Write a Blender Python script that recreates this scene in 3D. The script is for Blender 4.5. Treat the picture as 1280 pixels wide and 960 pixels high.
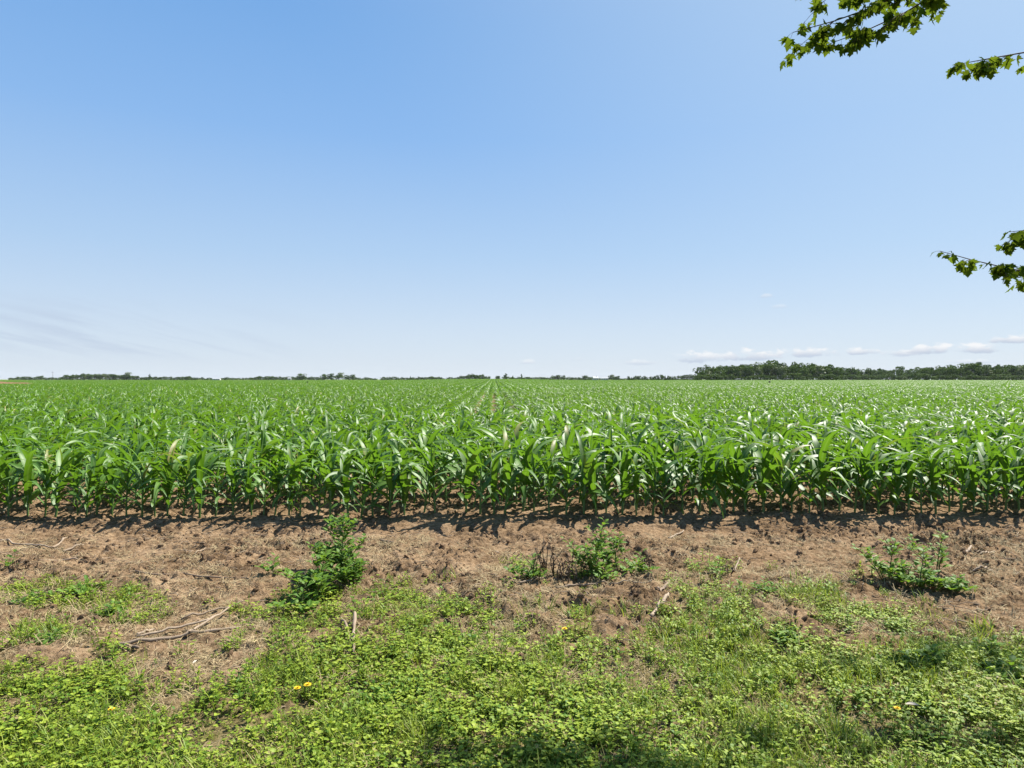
import bpy, math, random
import numpy as np
from mathutils import Vector, Matrix

R = math.radians
for o in list(bpy.data.objects):
    bpy.data.objects.remove(o)
SC = bpy.context.scene
COL = SC.collection

# ------------------------------------------------------------------ camera
EYE = 1.6
FPX = 865.0                       # focal length in pixels of the 1280 wide photograph
HZ = 474.0                        # row of the horizon in the photograph
cam_d = bpy.data.cameras.new('camera')
cam = bpy.data.objects.new('camera', cam_d)
COL.objects.link(cam)
cam_d.sensor_width = 36
cam_d.lens = 36 * FPX / 1280
cam_d.clip_start = 0.05
cam_d.clip_end = 20000
cam.location = (0, 0, EYE)
cam.rotation_euler = (R(90) - math.atan((480 - HZ) / FPX), 0, 0)
SC.camera = cam

# ------------------------------------------------------------------ light
SUN_EL, SUN_AZ = R(51.6), R(50)     # azimuth from straight ahead (+Y) towards the right (+X)
SUN_DIR = Vector((math.sin(SUN_AZ) * math.cos(SUN_EL), math.cos(SUN_AZ) * math.cos(SUN_EL), math.sin(SUN_EL)))
SUN_POWER, SKY_STRENGTH, EXPOSURE = 5.0, 0.08, 1.3

sun_d = bpy.data.lights.new('sun', 'SUN')
sun_d.energy = SUN_POWER
sun_d.angle = R(0.5)
sun_d.color = (1.0, 0.955, 0.88)
sun = bpy.data.objects.new('sun', sun_d)
COL.objects.link(sun)
sun.location = (30, 30, 60)
sun.rotation_euler = SUN_DIR.to_track_quat('Z', 'Y').to_euler()

SC.view_settings.view_transform = 'Standard'
SC.view_settings.look = 'None'
SC.view_settings.exposure = EXPOSURE
SC.view_settings.gamma = 1
SC.render.engine = 'CYCLES'
SC.cycles.use_denoising = True
SC.cycles.max_bounces = 8
SC.cycles.diffuse_bounces = 3
SC.cycles.glossy_bounces = 2
SC.cycles.transmission_bounces = 4
SC.cycles.volume_bounces = 0
SC.cycles.caustics_reflective = False
SC.cycles.caustics_refractive = False

world = bpy.data.worlds.new('World')
SC.world = world
world.use_nodes = True


class NT:
    """small helper for writing node trees"""
    def __init__(self, nt):
        self.nt = nt

    def n(self, t, **kw):
        x = self.nt.nodes.new(t)
        for k, v in kw.items():
            setattr(x, k, v)
        return x

    def link(self, a, b):
        self.nt.links.new(a, b)

    def put(self, sock, v):
        if hasattr(v, 'is_output'):
            self.link(v, sock)
        elif isinstance(v, (tuple, list)) and len(v) == 3 and sock.type == 'RGBA':
            sock.default_value = (*v, 1)
        else:
            sock.default_value = v

    def math(self, op, a, b=0.0, c=None, clamp=False):
        m = self.n('ShaderNodeMath', operation=op, use_clamp=clamp)
        self.put(m.inputs[0], a)
        self.put(m.inputs[1], b)
        if c is not None:
            self.put(m.inputs[2], c)
        return m.outputs[0]

    def noise(self, vec, scale, detail=4, rough=0.55, dist=0.0):
        x = self.n('ShaderNodeTexNoise')
        if vec is not None:
            self.link(vec, x.inputs['Vector'])
        x.inputs['Scale'].default_value = scale
        x.inputs['Detail'].default_value = detail
        x.inputs['Roughness'].default_value = rough
        x.inputs['Distortion'].default_value = dist
        return x.outputs['Fac']

    def mix(self, f, a, b, blend='MIX'):
        x = self.n('ShaderNodeMix', data_type='RGBA', blend_type=blend)
        self.put(x.inputs[0], f)
        self.put(x.inputs[6], a)
        self.put(x.inputs[7], b)
        return x.outputs[2]

    def ramp(self, f, *stops):
        x = self.n('ShaderNodeValToRGB')
        cr = x.color_ramp
        while len(cr.elements) < len(stops):
            cr.elements.new(0.5)
        for e, (p, c) in zip(cr.elements, stops):
            e.position = p
            e.color = (*c, 1) if isinstance(c, (tuple, list)) else (c, c, c, 1)
        self.link(f, x.inputs[0])
        return x.outputs[0]

    def smooth(self, v, lo, hi):
        x = self.n('ShaderNodeMapRange', interpolation_type='SMOOTHSTEP')
        self.put(x.inputs['Value'], v)
        x.inputs['From Min'].default_value = lo
        x.inputs['From Max'].default_value = hi
        return x.outputs[0]


def build_world():
    nt = world.node_tree
    nt.nodes.clear()
    t = NT(nt)
    sky = t.n('ShaderNodeTexSky', sky_type='NISHITA')
    sky.sun_disc = False
    sky.sun_elevation = SUN_EL
    sky.sun_rotation = SUN_AZ
    sky.altitude = 250
    sky.air_density = 1.0
    sky.dust_density = 0.6
    sky.ozone_density = 1.6
    bg = t.n('ShaderNodeBackground')
    bg.inputs[1].default_value = SKY_STRENGTH
    out = t.n('ShaderNodeOutputWorld')
    geo = t.n('ShaderNodeTexCoord')
    sep = t.n('ShaderNodeSeparateXYZ')
    t.link(geo.outputs['Generated'], sep.inputs[0])
    az = t.math('ARCTAN2', sep.outputs[0], sep.outputs[1])
    el = t.math('ARCSINE', sep.outputs[2])
    comb = t.n('ShaderNodeCombineXYZ')
    t.link(az, comb.inputs[0])
    t.link(t.math('MULTIPLY', el, 1.7), comb.inputs[1])
    n1 = t.noise(comb.outputs[0], 48, 6, 0.62, 0.3)
    n1c = t.math('SUBTRACT', n1, 0.5)
    # a clear summer sky: pale at the horizon, blue above, whiter towards the sun
    k = 1.0 / (SKY_STRENGTH * 2 ** EXPOSURE)
    grad = t.ramp(t.math('DIVIDE', el, R(90)), (0.0, (.665, .750, .855)), (4 / 90, (.59, .705, .855)), (10 / 90, (.43, .615, .860)), (19 / 90, (.260, .485, .846)), (27 / 90, (.188, .412, .79)), (0.5, (.10, .28, .68)), (1.0, (.06, .20, .55)))
    dot = t.n('ShaderNodeVectorMath', operation='DOT_PRODUCT')
    t.link(geo.outputs['Generated'], dot.inputs[0])
    dot.inputs[1].default_value = SUN_DIR
    glow = t.math('POWER', t.math('DIVIDE', t.math('SUBTRACT', dot.outputs['Value'], 0.545), 0.455, clamp=True), 1.7)
    grad = t.mix(t.math('MULTIPLY', glow, .85), grad, (.68, .82, .925))
    sc = t.n('ShaderNodeVectorMath', operation='SCALE')
    t.link(grad, sc.inputs[0])
    sc.inputs['Scale'].default_value = k
    col = t.mix(0.92, sky.outputs[0], sc.outputs[0])
    # low fair-weather cumulus over the wood on the right: azimuth, elevation, half sizes (degrees), strength
    for (ca, ce, wa, we, s) in CLOUDS:
        da = t.math('DIVIDE', t.math('SUBTRACT', az, R(ca)), R(wa))
        de0 = t.math('SUBTRACT', el, R(ce))
        up = t.math('DIVIDE', t.math('MAXIMUM', de0, 0.0), R(we))
        dn = t.math('DIVIDE', t.math('MINIMUM', de0, 0.0), R(we * 0.42))
        r2 = t.math('ADD', t.math('MULTIPLY', da, da), t.math('ADD', t.math('MULTIPLY', up, up), t.math('MULTIPLY', dn, dn)))
        body = t.math('ADD', t.math('SUBTRACT', 1.0, r2), t.math('MULTIPLY', n1c, 4.2))
        m = t.math('MULTIPLY', t.smooth(body, 0.12, 1.0), s)
        hgt = t.math('ADD', t.smooth(de0, R(-we * 0.4), R(we * 0.7)), t.math('MULTIPLY', n1c, 1.0), clamp=True)
        cc = t.mix(hgt, CLOUD_BASE, CLOUD_TOP)
        col = t.mix(m, col, cc)
    # thin grey veils low on the left
    cv = t.n('ShaderNodeCombineXYZ')
    t.link(t.math('MULTIPLY', az, 1.0), cv.inputs[0])
    t.link(t.math('ADD', t.math('MULTIPLY', el, 13.0), t.math('MULTIPLY', az, 3.0)), cv.inputs[1])
    n2 = t.noise(cv.outputs[0], 4.2, 6, 0.6, 0.4)
    band = t.math('MULTIPLY', t.smooth(el, R(0.8), R(2.6)), t.math('SUBTRACT', 1.0, t.smooth(el, R(3.4), R(6.4))))
    side = t.math('SUBTRACT', 1.0, t.smooth(az, R(-30), R(-12)))
    veil = t.math('MULTIPLY', t.math('MULTIPLY', band, side), t.smooth(n2, 0.42, 0.68))
    col = t.mix(t.math('MULTIPLY', veil, 0.5), col, VEIL)
    t.link(col, bg.inputs[0])
    t.link(bg.outputs[0], out.inputs[0])


def pxaz(px):
    return math.degrees(math.atan((px - 640) / FPX))


def pxel(py, px):
    return math.degrees(math.atan((HZ - py) / math.hypot(FPX, px - 640)))


CLOUDS = [(pxaz(px), pxel(py, px), pxaz(px + w) - pxaz(px), pxel(py - h, px) - pxel(py, px), s) for (px, py, w, h, s) in [
    (872, 449, 44, 12, .9), (940, 447, 42, 13, 1), (1012, 443, 42, 10, .95), (1075, 441, 28, 8, .9), (1128, 443, 30, 9, .85), (1165, 439, 34, 12, 1),
    (1220, 438, 38, 11, 1), (1264, 426, 36, 9, .95), (658, 454, 14, 6, .55), (800, 454, 24, 6, .5), (958, 371, 13, 5, .4), (975, 384, 16, 4, .25),
    (1320, 436, 40, 9, .9), (1215, 453, 40, 5, .5), (720, 450, 12, 4, .3)]]
KS = 1.0 / (SKY_STRENGTH * 2 ** EXPOSURE)
CLOUD_TOP = (.93 * KS, .94 * KS, .96 * KS)
CLOUD_BASE = (.50 * KS, .585 * KS, .72 * KS)
VEIL = (.47 * KS, .56 * KS, .72 * KS)
build_world()

# ------------------------------------------------------------------ helpers
RS = np.random.RandomState


def tag(o, label=None, cat=None, group=None, kind=None):
    if label: o['label'] = label
    if cat: o['category'] = cat
    if group: o['group'] = group
    if kind: o['kind'] = kind
    return o


def empty(name, loc=(0, 0, 0), rz=0.0):
    o = bpy.data.objects.new(name, None)
    o.empty_display_size = 0.2
    o.location = loc
    o.rotation_euler = (0, 0, rz)
    COL.objects.link(o)
    return o


class MB:
    """collects vertices, faces and two float values per vertex, then builds ONE mesh"""
    def __init__(self):
        self.v, self.f, self.t, self.r = [], [], [], []
        self.nv = 0

    def add(self, verts, faces, tint=0.5, rib=0.0):
        verts = np.asarray(verts, float)
        n = len(verts)
        self.v.append(verts)
        b = self.nv
        self.f.extend([tuple(int(i) + b for i in f) for f in faces])
        self.t.append(np.broadcast_to(np.asarray(tint, float), (n,)))
        self.r.append(np.broadcast_to(np.asarray(rib, float), (n,)))
        self.nv += n

    def mesh(self, name, mat, smooth=True):
        me = bpy.data.meshes.new(name)
        v = np.concatenate(self.v) if self.v else np.zeros((0, 3))
        me.from_pydata(v.tolist(), [], self.f)
        for nm, arr in (('tint', self.t), ('rib', self.r)):
            a = me.attributes.new(nm, 'FLOAT', 'POINT')
            a.data.foreach_set('value', np.concatenate(arr).astype(np.float32))
        me.polygons.foreach_set('use_smooth', [smooth] * len(me.polygons))
        me.materials.append(mat)
        me.update()
        return me

    def build(self, name, mat, parent=None, smooth=True):
        o = bpy.data.objects.new(name, self.mesh(name, mat, smooth))
        COL.objects.link(o)
        if parent: o.parent = parent
        return o

    def tube(self, pts, radii, sides=6, tint=0.5, cap=True):
        pts = np.asarray(pts, float)
        n = len(pts)
        radii = np.broadcast_to(np.asarray(radii, float), (n,))
        tan = np.gradient(pts, axis=0)
        tan /= np.linalg.norm(tan, axis=1)[:, None] + 1e-12
        ref = np.array([0, 0, 1.0]) if abs(tan[0][2]) < 0.9 else np.array([1.0, 0, 0])
        a = np.cross(tan, ref)
        a /= np.linalg.norm(a, axis=1)[:, None] + 1e-12
        b = np.cross(tan, a)
        ang = np.arange(sides) * 2 * np.pi / sides
        ring = (pts[:, None, :] + radii[:, None, None] * (np.cos(ang)[None, :, None] * a[:, None, :] + np.sin(ang)[None, :, None] * b[:, None, :]))
        faces = []
        for i in range(n - 1):
            for j in range(sides):
                k = (j + 1) % sides
                faces.append((i * sides + j, i * sides + k, (i + 1) * sides + k, (i + 1) * sides + j))
        if cap:
            faces.append(tuple(range(sides))[::-1])
            faces.append(tuple((n - 1) * sides + j for j in range(sides)))
        self.add(ring.reshape(-1, 3), faces, tint)

    def strip(self, path, side, nrm, width, fold=0.15, tint=0.5, ripple=None):
        """a leaf blade: path (n,3), unit side and normal vectors (n,3), half widths (n,)"""
        n = len(path)
        w = width[:, None]
        lift = fold * w
        if ripple is None:
            l = path - side * w + nrm * lift
            r = path + side * w + nrm * lift
        else:
            l = path - side * w + nrm * (lift + ripple[0][:, None])
            r = path + side * w + nrm * (lift + ripple[1][:, None])
        v = np.stack([l, path, r], 1).reshape(-1, 3)
        faces = []
        for i in range(n - 1):
            a = 3 * i
            faces += [(a, a + 1, a + 4, a + 3), (a + 1, a + 2, a + 5, a + 4)]
        self.add(v, faces, tint, np.tile([0.0, 1.0, 0.0], n))


def unit(v):
    v = np.asarray(v, float)
    return v / (np.linalg.norm(v, axis=-1, keepdims=True) + 1e-12)


def blade(mb, base, az, L, W, th0, th1, segs=8, fold=0.2, tint=0.5, prof='corn', wind=0.0, twist=0.0, rip=0.0, rng=None, bend=1.2, wdir=(1.0, -0.15)):
    """an arching leaf: angles th0..th1 from the vertical, bending over towards the azimuth; wind pulls it to +X"""
    t = np.linspace(0, 1, segs + 1)
    th = th0 + (th1 - th0) * t ** bend
    h = np.array([math.cos(az), math.sin(az)])
    hd = h[None, :] + wind * (t ** 1.3)[:, None] * np.array(wdir)[None, :]
    hd /= np.linalg.norm(hd, axis=1)[:, None] + 1e-9
    tan = np.concatenate([hd * np.sin(th)[:, None], np.cos(th)[:, None]], 1)
    step = L / segs
    path = np.zeros((segs + 1, 3))
    path[1:] = np.cumsum((tan[:-1] + tan[1:]) * 0.5 * step, axis=0)
    path += np.asarray(base)
    side = np.concatenate([-hd[:, 1:2], hd[:, 0:1], np.zeros((segs + 1, 1))], 1)
    nrm = np.cross(tan, side)
    nrm = np.where((nrm[:, 2:3] < 0) & (th[:, None] < np.pi / 2), -nrm, nrm)
    nrm = np.cross(side, tan) * -1
    if twist:
        a = twist * t
        s2 = side * np.cos(a)[:, None] + nrm * np.sin(a)[:, None]
        nrm = nrm * np.cos(a)[:, None] - side * np.sin(a)[:, None]
        side = s2
    if prof == 'corn':
        w = 0.5 * W * np.minimum(1, 0.5 + t / 0.3) * np.clip(1 - t ** 1.75, 0, 1) ** 0.95
    elif prof == 'grass':
        w = 0.5 * W * np.clip(1 - t ** 2, 0.02, 1)
    elif prof == 'ovate':
        w = 0.5 * W * np.clip(np.sin(np.pi * np.clip(t, 0, 1) ** 0.72), 0.0, 1) ** 0.85
    else:
        w = 0.5 * W * np.clip(np.sin(np.pi * np.clip(t * 0.86 + 0.1, 0, 1)), 0, 1) ** 0.6
    w = np.maximum(w, W * 0.012)
    ripple = None
    if rip and rng is not None:
        p1, p2 = rng.uniform(0, 6.28, 2)
        fq = rng.uniform(14, 22)
        ripple = (rip * W * np.sin(fq * t + p1) * (t * (1 - t) * 4), rip * W * np.sin(fq * t + p2) * (t * (1 - t) * 4))
    mb.strip(path, side, -nrm if (nrm[1][2] < 0) else nrm, w, fold, tint, ripple)


# ------- smooth value noise on arrays
def _hash(ix, iy, seed):
    h = (ix.astype(np.int64) * 374761393 + iy.astype(np.int64) * 668265263 + seed * 974634599) & 0xFFFFFFFF
    h = ((h ^ (h >> 13)) * 1274126177) & 0xFFFFFFFF
    h = h ^ (h >> 16)
    return (h & 0xFFFFFF) / float(0xFFFFFF)


def vnoise(x, y, seed=0):
    ix, iy = np.floor(x), np.floor(y)
    fx, fy = x - ix, y - iy
    fx = fx * fx * fx * (fx * (fx * 6 - 15) + 10)
    fy = fy * fy * fy * (fy * (fy * 6 - 15) + 10)
    a, b = _hash(ix, iy, seed), _hash(ix + 1, iy, seed)
    c, d = _hash(ix, iy + 1, seed), _hash(ix + 1, iy + 1, seed)
    return (a * (1 - fx) + b * fx) * (1 - fy) + (c * (1 - fx) + d * fx) * fy - 0.5


def fbm(x, y, f, oct=4, seed=0, gain=0.5):
    s, a = 0.0, 1.0
    for i in range(oct):
        s = s + a * vnoise(x * f + 17.3 * i, y * f - 9.1 * i, seed + i)
        f *= 2.03
        a *= gain
    return s


ROW_A = R(1.5)                          # the crop rows run 1.5 degrees left of straight ahead
CA, SA = math.cos(ROW_A), math.sin(ROW_A)


def row_xy(u, v):
    return u * CA - v * SA, u * SA + v * CA


def row_uv(x, y):
    return x * CA + y * SA, -x * SA + y * CA


def to_px(x, y, z=0.0):
    """where a point of the ground shows in the photograph (used to lay the plants out by what was seen)"""
    yy = np.maximum(y, 0.3)
    return 640 + FPX * x / yy, HZ + FPX * (EYE - z) / yy


def gp(px, py):
    d = EYE * FPX / (py - HZ)
    return (px - 640) / FPX * d, d


YB_X = np.array([-400, 0, 90, 200, 300, 345, 400, 450, 520, 600, 660, 720, 800, 860, 940, 1000, 1060, 1110, 1180, 1230, 1280, 1700], float)
YB_Y = np.array([835, 838, 846, 848, 832, 806, 785, 758, 752, 758, 766, 774, 776, 752, 746, 752, 758, 764, 780, 806, 816, 806], float)


def green(x, y):
    """share of ground cover at a ground point: 0 bare soil .. 1 closed green"""
    px, py = to_px(x, y)
    b = np.interp(px, YB_X, YB_Y)
    n = fbm(x, y, 2.2, 4, 5)
    n2 = fbm(x, y, 6.5, 3, 15)
    d = (py - b) / 62.0 + n * 1.25 + n2 * 1.1
    g = np.clip(0.45 + d * 0.55, 0, 1)
    g = g * np.clip((py - b + 60) / 50.0, 0, 1)
    for (cx, cy, rx, ry, s) in ((85, 748, 95, 22, .85), (165, 765, 50, 18, .7), (60, 800, 55, 20, .9), (20, 745, 40, 16, .7), (130, 815, 45, 14, .6), (385, 755, 55, 28, .7), (640, 712, 30, 12, .45), (895, 720, 36, 15, .4),
                            (1265, 640, 60, 10, .3), (300, 775, 40, 14, .5), (1180, 745, 70, 14, .6), (745, 720, 55, 12, .4)):
        q = ((px - cx) / rx) ** 2 + ((py - cy) / ry) ** 2
        g = np.maximum(g, s * np.clip(1.3 - q + n, 0, 1))
    for (cx, cy, rx, ry, s) in ((1085, 806, 75, 16, .75), (1235, 770, 70, 18, .6), (720, 850, 50, 12, .3), (880, 862, 40, 12, .3), (225, 808, 90, 14, .6), (560, 830, 50, 14, .35), (600, 870, 60, 10, .3), (1000, 862, 60, 14, .3), (470, 790, 40, 14, .4)):
        q = ((px - cx) / rx) ** 2 + ((py - cy) / ry) ** 2
        g = g * (1 - s * np.clip(1.3 - q + n * 0.8, 0, 1))
    g = g * np.clip(1.05 + 2.2 * n2 + 0.8 * n + np.clip((py - 800) / 130.0, 0, .9), 0.15, 1)
    g = np.maximum(g, np.clip((py - 855 - 25 * n) / 50.0, 0, 0.95) * (0.95 + 0.3 * n2))
    g = np.clip(g, 0, 1)
    return g


def macro(x, y):
    """the gentle lie of the land"""
    h = 0.95 * np.exp(-((x + 12) / 45.0) ** 2 - ((y - 330) / 150.0) ** 2)
    h = h - 0.25 * np.exp(-((x + 160) / 110.0) ** 2 - ((y - 260) / 200.0) ** 2)
    return h


def ground_z(x, y):
    x, y = np.asarray(x, float), np.asarray(y, float)
    near = np.clip((40 - y) / 20, 0, 1) * np.clip((30 - np.abs(x)) / 10, 0, 1)
    g = green(x, y)
    rough = 1 - 0.75 * g
    wx, wy = x + 0.05 * vnoise(x * 7, y * 7, 70), y + 0.05 * vnoise(x * 7, y * 7, 71)
    m = 0.045 * fbm(x, y, 1.1, 3, 31)
    cl = fbm(wx, wy, 7.5, 4, 41, 0.6)
    crack = np.abs(vnoise(wx * 9, wy * 9, 51)) * -1.0
    band = np.clip(0.55 + 1.6 * fbm(x, y, 1.3, 2, 61), 0.15, 1.25)
    m = m + rough * (band * (0.048 * cl + 0.035 * (crack + 0.2)) + (0.5 + 0.6 * band) * (0.060 * np.clip(fbm(wx * .7, wy * 1.1, 12, 3, 81, 0.7) - 0.02, 0, 1) + 0.03 * np.clip(fbm(wx, wy, 24, 2, 83, 0.7), 0, 1)))
    u, v = row_uv(x, y)
    m = m + 0.03 * np.clip((v - 7.2) / 0.6, 0, 1)                       # soil thrown up along the first row
    m = m - 0.03 * g
    return macro(x, y) + near * m


# ------------------------------------------------------------------ materials
def new_mat(name):
    m = bpy.data.materials.new(name)
    m.use_nodes = True
    nt = m.node_tree
    nt.nodes.clear()
    t = NT(nt)
    out = t.n('ShaderNodeOutputMaterial')
    return m, t, out


def leaf_mat(name, c0, c1, trans, tcol, rough=0.42, spec=0.5, rib=None, rib_pow=5.0, dry=None, streak=False):
    c0, c1, tcol = [tuple(q * (.97 if name == 'corn_leaf' else .88) for q in c) for c in (c0, c1, tcol)]
    if dry: dry = tuple(q * .85 for q in dry)
    m, t, out = new_mat(name)
    at = t.n('ShaderNodeAttribute', attribute_name='tint')
    oi = t.n('ShaderNodeObjectInfo')
    f = t.math('ADD', t.math('MULTIPLY', at.outputs['Fac'], 0.65), t.math('MULTIPLY', oi.outputs['Random'], 0.35))
    geo = t.n('ShaderNodeNewGeometry')
    n = t.noise(geo.outputs['Position'], 9.0, 3)
    n_big = t.noise(geo.outputs['Position'], 1.3, 3)
    f = t.math('ADD', f, t.math('ADD', t.math('MULTIPLY', t.math('SUBTRACT', n, 0.5), 0.5), t.math('MULTIPLY', t.math('SUBTRACT', n_big, 0.5), 0.7)), clamp=True)
    stops = [(0.08, c0), (0.85, c1)]
    if dry: stops.append((0.985, dry))
    col = t.ramp(f, *stops)
    if dry and name == 'corn_leaf':
        n_w = t.noise(geo.outputs['Position'], 5.0, 4, 0.7)
        col = t.mix(t.math('MULTIPLY', t.smooth(n_w, 0.64, 0.76), 0.45), col, (0.20, 0.22, 0.035))
    if rib:
        ra = t.n('ShaderNodeAttribute', attribute_name='rib')
        rf = t.math('POWER', ra.outputs['Fac'], rib_pow)
        col = t.mix(t.math('MULTIPLY', rf, 0.65), col, rib)
    p = t.n('ShaderNodeBsdfPrincipled')
    t.link(col, p.inputs['Base Color'])
    p.inputs['Roughness'].default_value = rough
    p.inputs['Specular IOR Level'].default_value = spec
    tr = t.n('ShaderNodeBsdfTranslucent')
    tc = t.mix(0.55, col, tcol)
    t.link(tc, tr.inputs[0])
    mx = t.n('ShaderNodeMixShader')
    mx.inputs[0].default_value = trans
    t.link(p.outputs[0], mx.inputs[1])
    t.link(tr.outputs[0], mx.inputs[2])
    t.link(mx.outputs[0], out.inputs[0])
    return m


def matte(name, c0, c1, scale=20, rough=0.8, bump=0.0, spec=0.2, tint=True):
    c0, c1 = [tuple(q * .85 for q in c) for c in (c0, c1)]
    m, t, out = new_mat(name)
    geo = t.n('ShaderNodeTexCoord')
    n = t.noise(geo.outputs['Object'], scale, 5)
    f = n
    if tint:
        at = t.n('ShaderNodeAttribute', attribute_name='tint')
        oi = t.n('ShaderNodeObjectInfo')
        f = t.math('ADD', t.math('MULTIPLY', n, 0.6), t.math('ADD', t.math('MULTIPLY', at.outputs['Fac'], 0.25), t.math('MULTIPLY', oi.outputs['Random'], 0.2)))
    col = t.ramp(f, (0.25, c0), (0.75, c1))
    p = t.n('ShaderNodeBsdfPrincipled')
    t.link(col, p.inputs['Base Color'])
    p.inputs['Roughness'].default_value = rough
    p.inputs['Specular IOR Level'].default_value = spec
    if bump:
        b = t.n('ShaderNodeBump')
        b.inputs['Strength'].default_value = bump
        b.inputs['Distance'].default_value = 0.01
        t.link(n, b.inputs['Height'])
        t.link(b.outputs[0], p.inputs['Normal'])
    t.link(p.outputs[0], out.inputs[0])
    return m


M = {}
M['corn'] = leaf_mat('corn_leaf', (0.030, 0.102, 0.008), (0.095, 0.205, 0.018), 0.36, (0.19, 0.38, 0.010), 0.52, 0.46, rib=(0.20, 0.28, 0.08), dry=(0.26, 0.22, 0.05))
M['corn_stalk'] = leaf_mat('corn_stalk', (0.07, 0.15, 0.03), (0.13, 0.21, 0.06), 0.05, (0.12, 0.25, 0.04), 0.45, 0.4)
M['clover'] = leaf_mat('clover_leaf', (0.068, 0.160, 0.013), (0.34, 0.425, 0.042), 0.34, (0.42, 0.50, 0.03), 0.55, 0.22, dry=(0.30, 0.24, 0.10))
M['grass'] = leaf_mat('grass_blade', (0.085, 0.180, 0.016), (0.35, 0.42, 0.058), 0.34, (0.34, 0.42, 0.025), 0.5, 0.25, dry=(0.42, 0.34, 0.18))
M['weed'] = leaf_mat('weed_leaf', (0.050, 0.130, 0.013), (0.150, 0.260, 0.028), 0.36, (0.26, 0.42, 0.02), 0.55, 0.15, rib=(0.2, 0.3, 0.1))
M['weed_stem'] = matte('weed_stem', (0.10, 0.14, 0.04), (0.16, 0.15, 0.06), 30)
M['withered'] = matte('withered_leaf', (0.05, 0.035, 0.022), (0.13, 0.09, 0.055), 30)
M['straw'] = matte('dry_stalk', (0.16, 0.115, 0.075), (0.37, 0.285, 0.20), 14, 0.75, 0.3)
M['straw_dark'] = matte('weathered_stalk', (0.12, 0.085, 0.06), (0.27, 0.20, 0.14), 14, 0.8, 0.3)
M['thatch'] = matte('dry_grass', (0.22, 0.165, 0.085), (0.42, 0.33, 0.18), 14, 0.8)
M['clod'] = matte('soil_clod', (0.12, 0.075, 0.043), (0.29, 0.195, 0.118), 35, 0.95, 0.6, 0.1)
M['maple'] = leaf_mat('maple_leaf', (0.020, 0.058, 0.008), (0.055, 0.118, 0.014), 0.46, (0.26, 0.34, 0.015), 0.7, 0.0)
M['bark'] = matte('bark', (0.05, 0.035, 0.028), (0.15, 0.115, 0.09), 12, 0.9, 0.8)
M['crown'] = leaf_mat('tree_foliage', (0.015, 0.046, 0.006), (0.082, 0.138, 0.018), 0.20, (0.12, 0.20, 0.02), 0.7, 0.06)
M['crown_light'] = leaf_mat('pale_tree_foliage', (0.045, 0.085, 0.016), (0.13, 0.175, 0.036), 0.2, (0.16, 0.22, 0.05), 0.6, 0.3)
M['petal'] = matte('yellow_petal', (0.75, 0.45, 0.01), (0.85, 0.58, 0.02), 30, 0.6)
M['paint'] = matte('white_paint', (0.50, 0.50, 0.48), (0.6, 0.6, 0.58), 2, 0.6)
M['roof'] = matte('grey_roof', (0.20, 0.20, 0.21), (0.32, 0.32, 0.33), 2, 0.7)
M['pale_roof'] = matte('pale_metal_roof', (0.32, 0.33, 0.34), (0.42, 0.43, 0.44), 2, 0.5)
M['glass'] = matte('window_glass', (0.02, 0.025, 0.03), (0.04, 0.05, 0.06), 2, 0.15, 0, 0.6)
M['pole'] = matte('pole_wood', (0.12, 0.10, 0.085), (0.2, 0.17, 0.14), 4, 0.85)
M['dark'] = leaf_mat('dark_foliage', (0.010, 0.016, 0.008), (0.025, 0.035, 0.014), 0.1, (0.05, 0.08, 0.02), 0.6, 0.3)
M['mound'] = matte('orange_soil', (0.075, 0.045, 0.02), (0.21, 0.13, 0.06), 0.8, 0.95, 0.3)
M['pale_leaf'] = matte('pale_dry_leaf', (0.38, 0.32, 0.23), (0.52, 0.46, 0.36), 20, 0.7)


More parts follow.
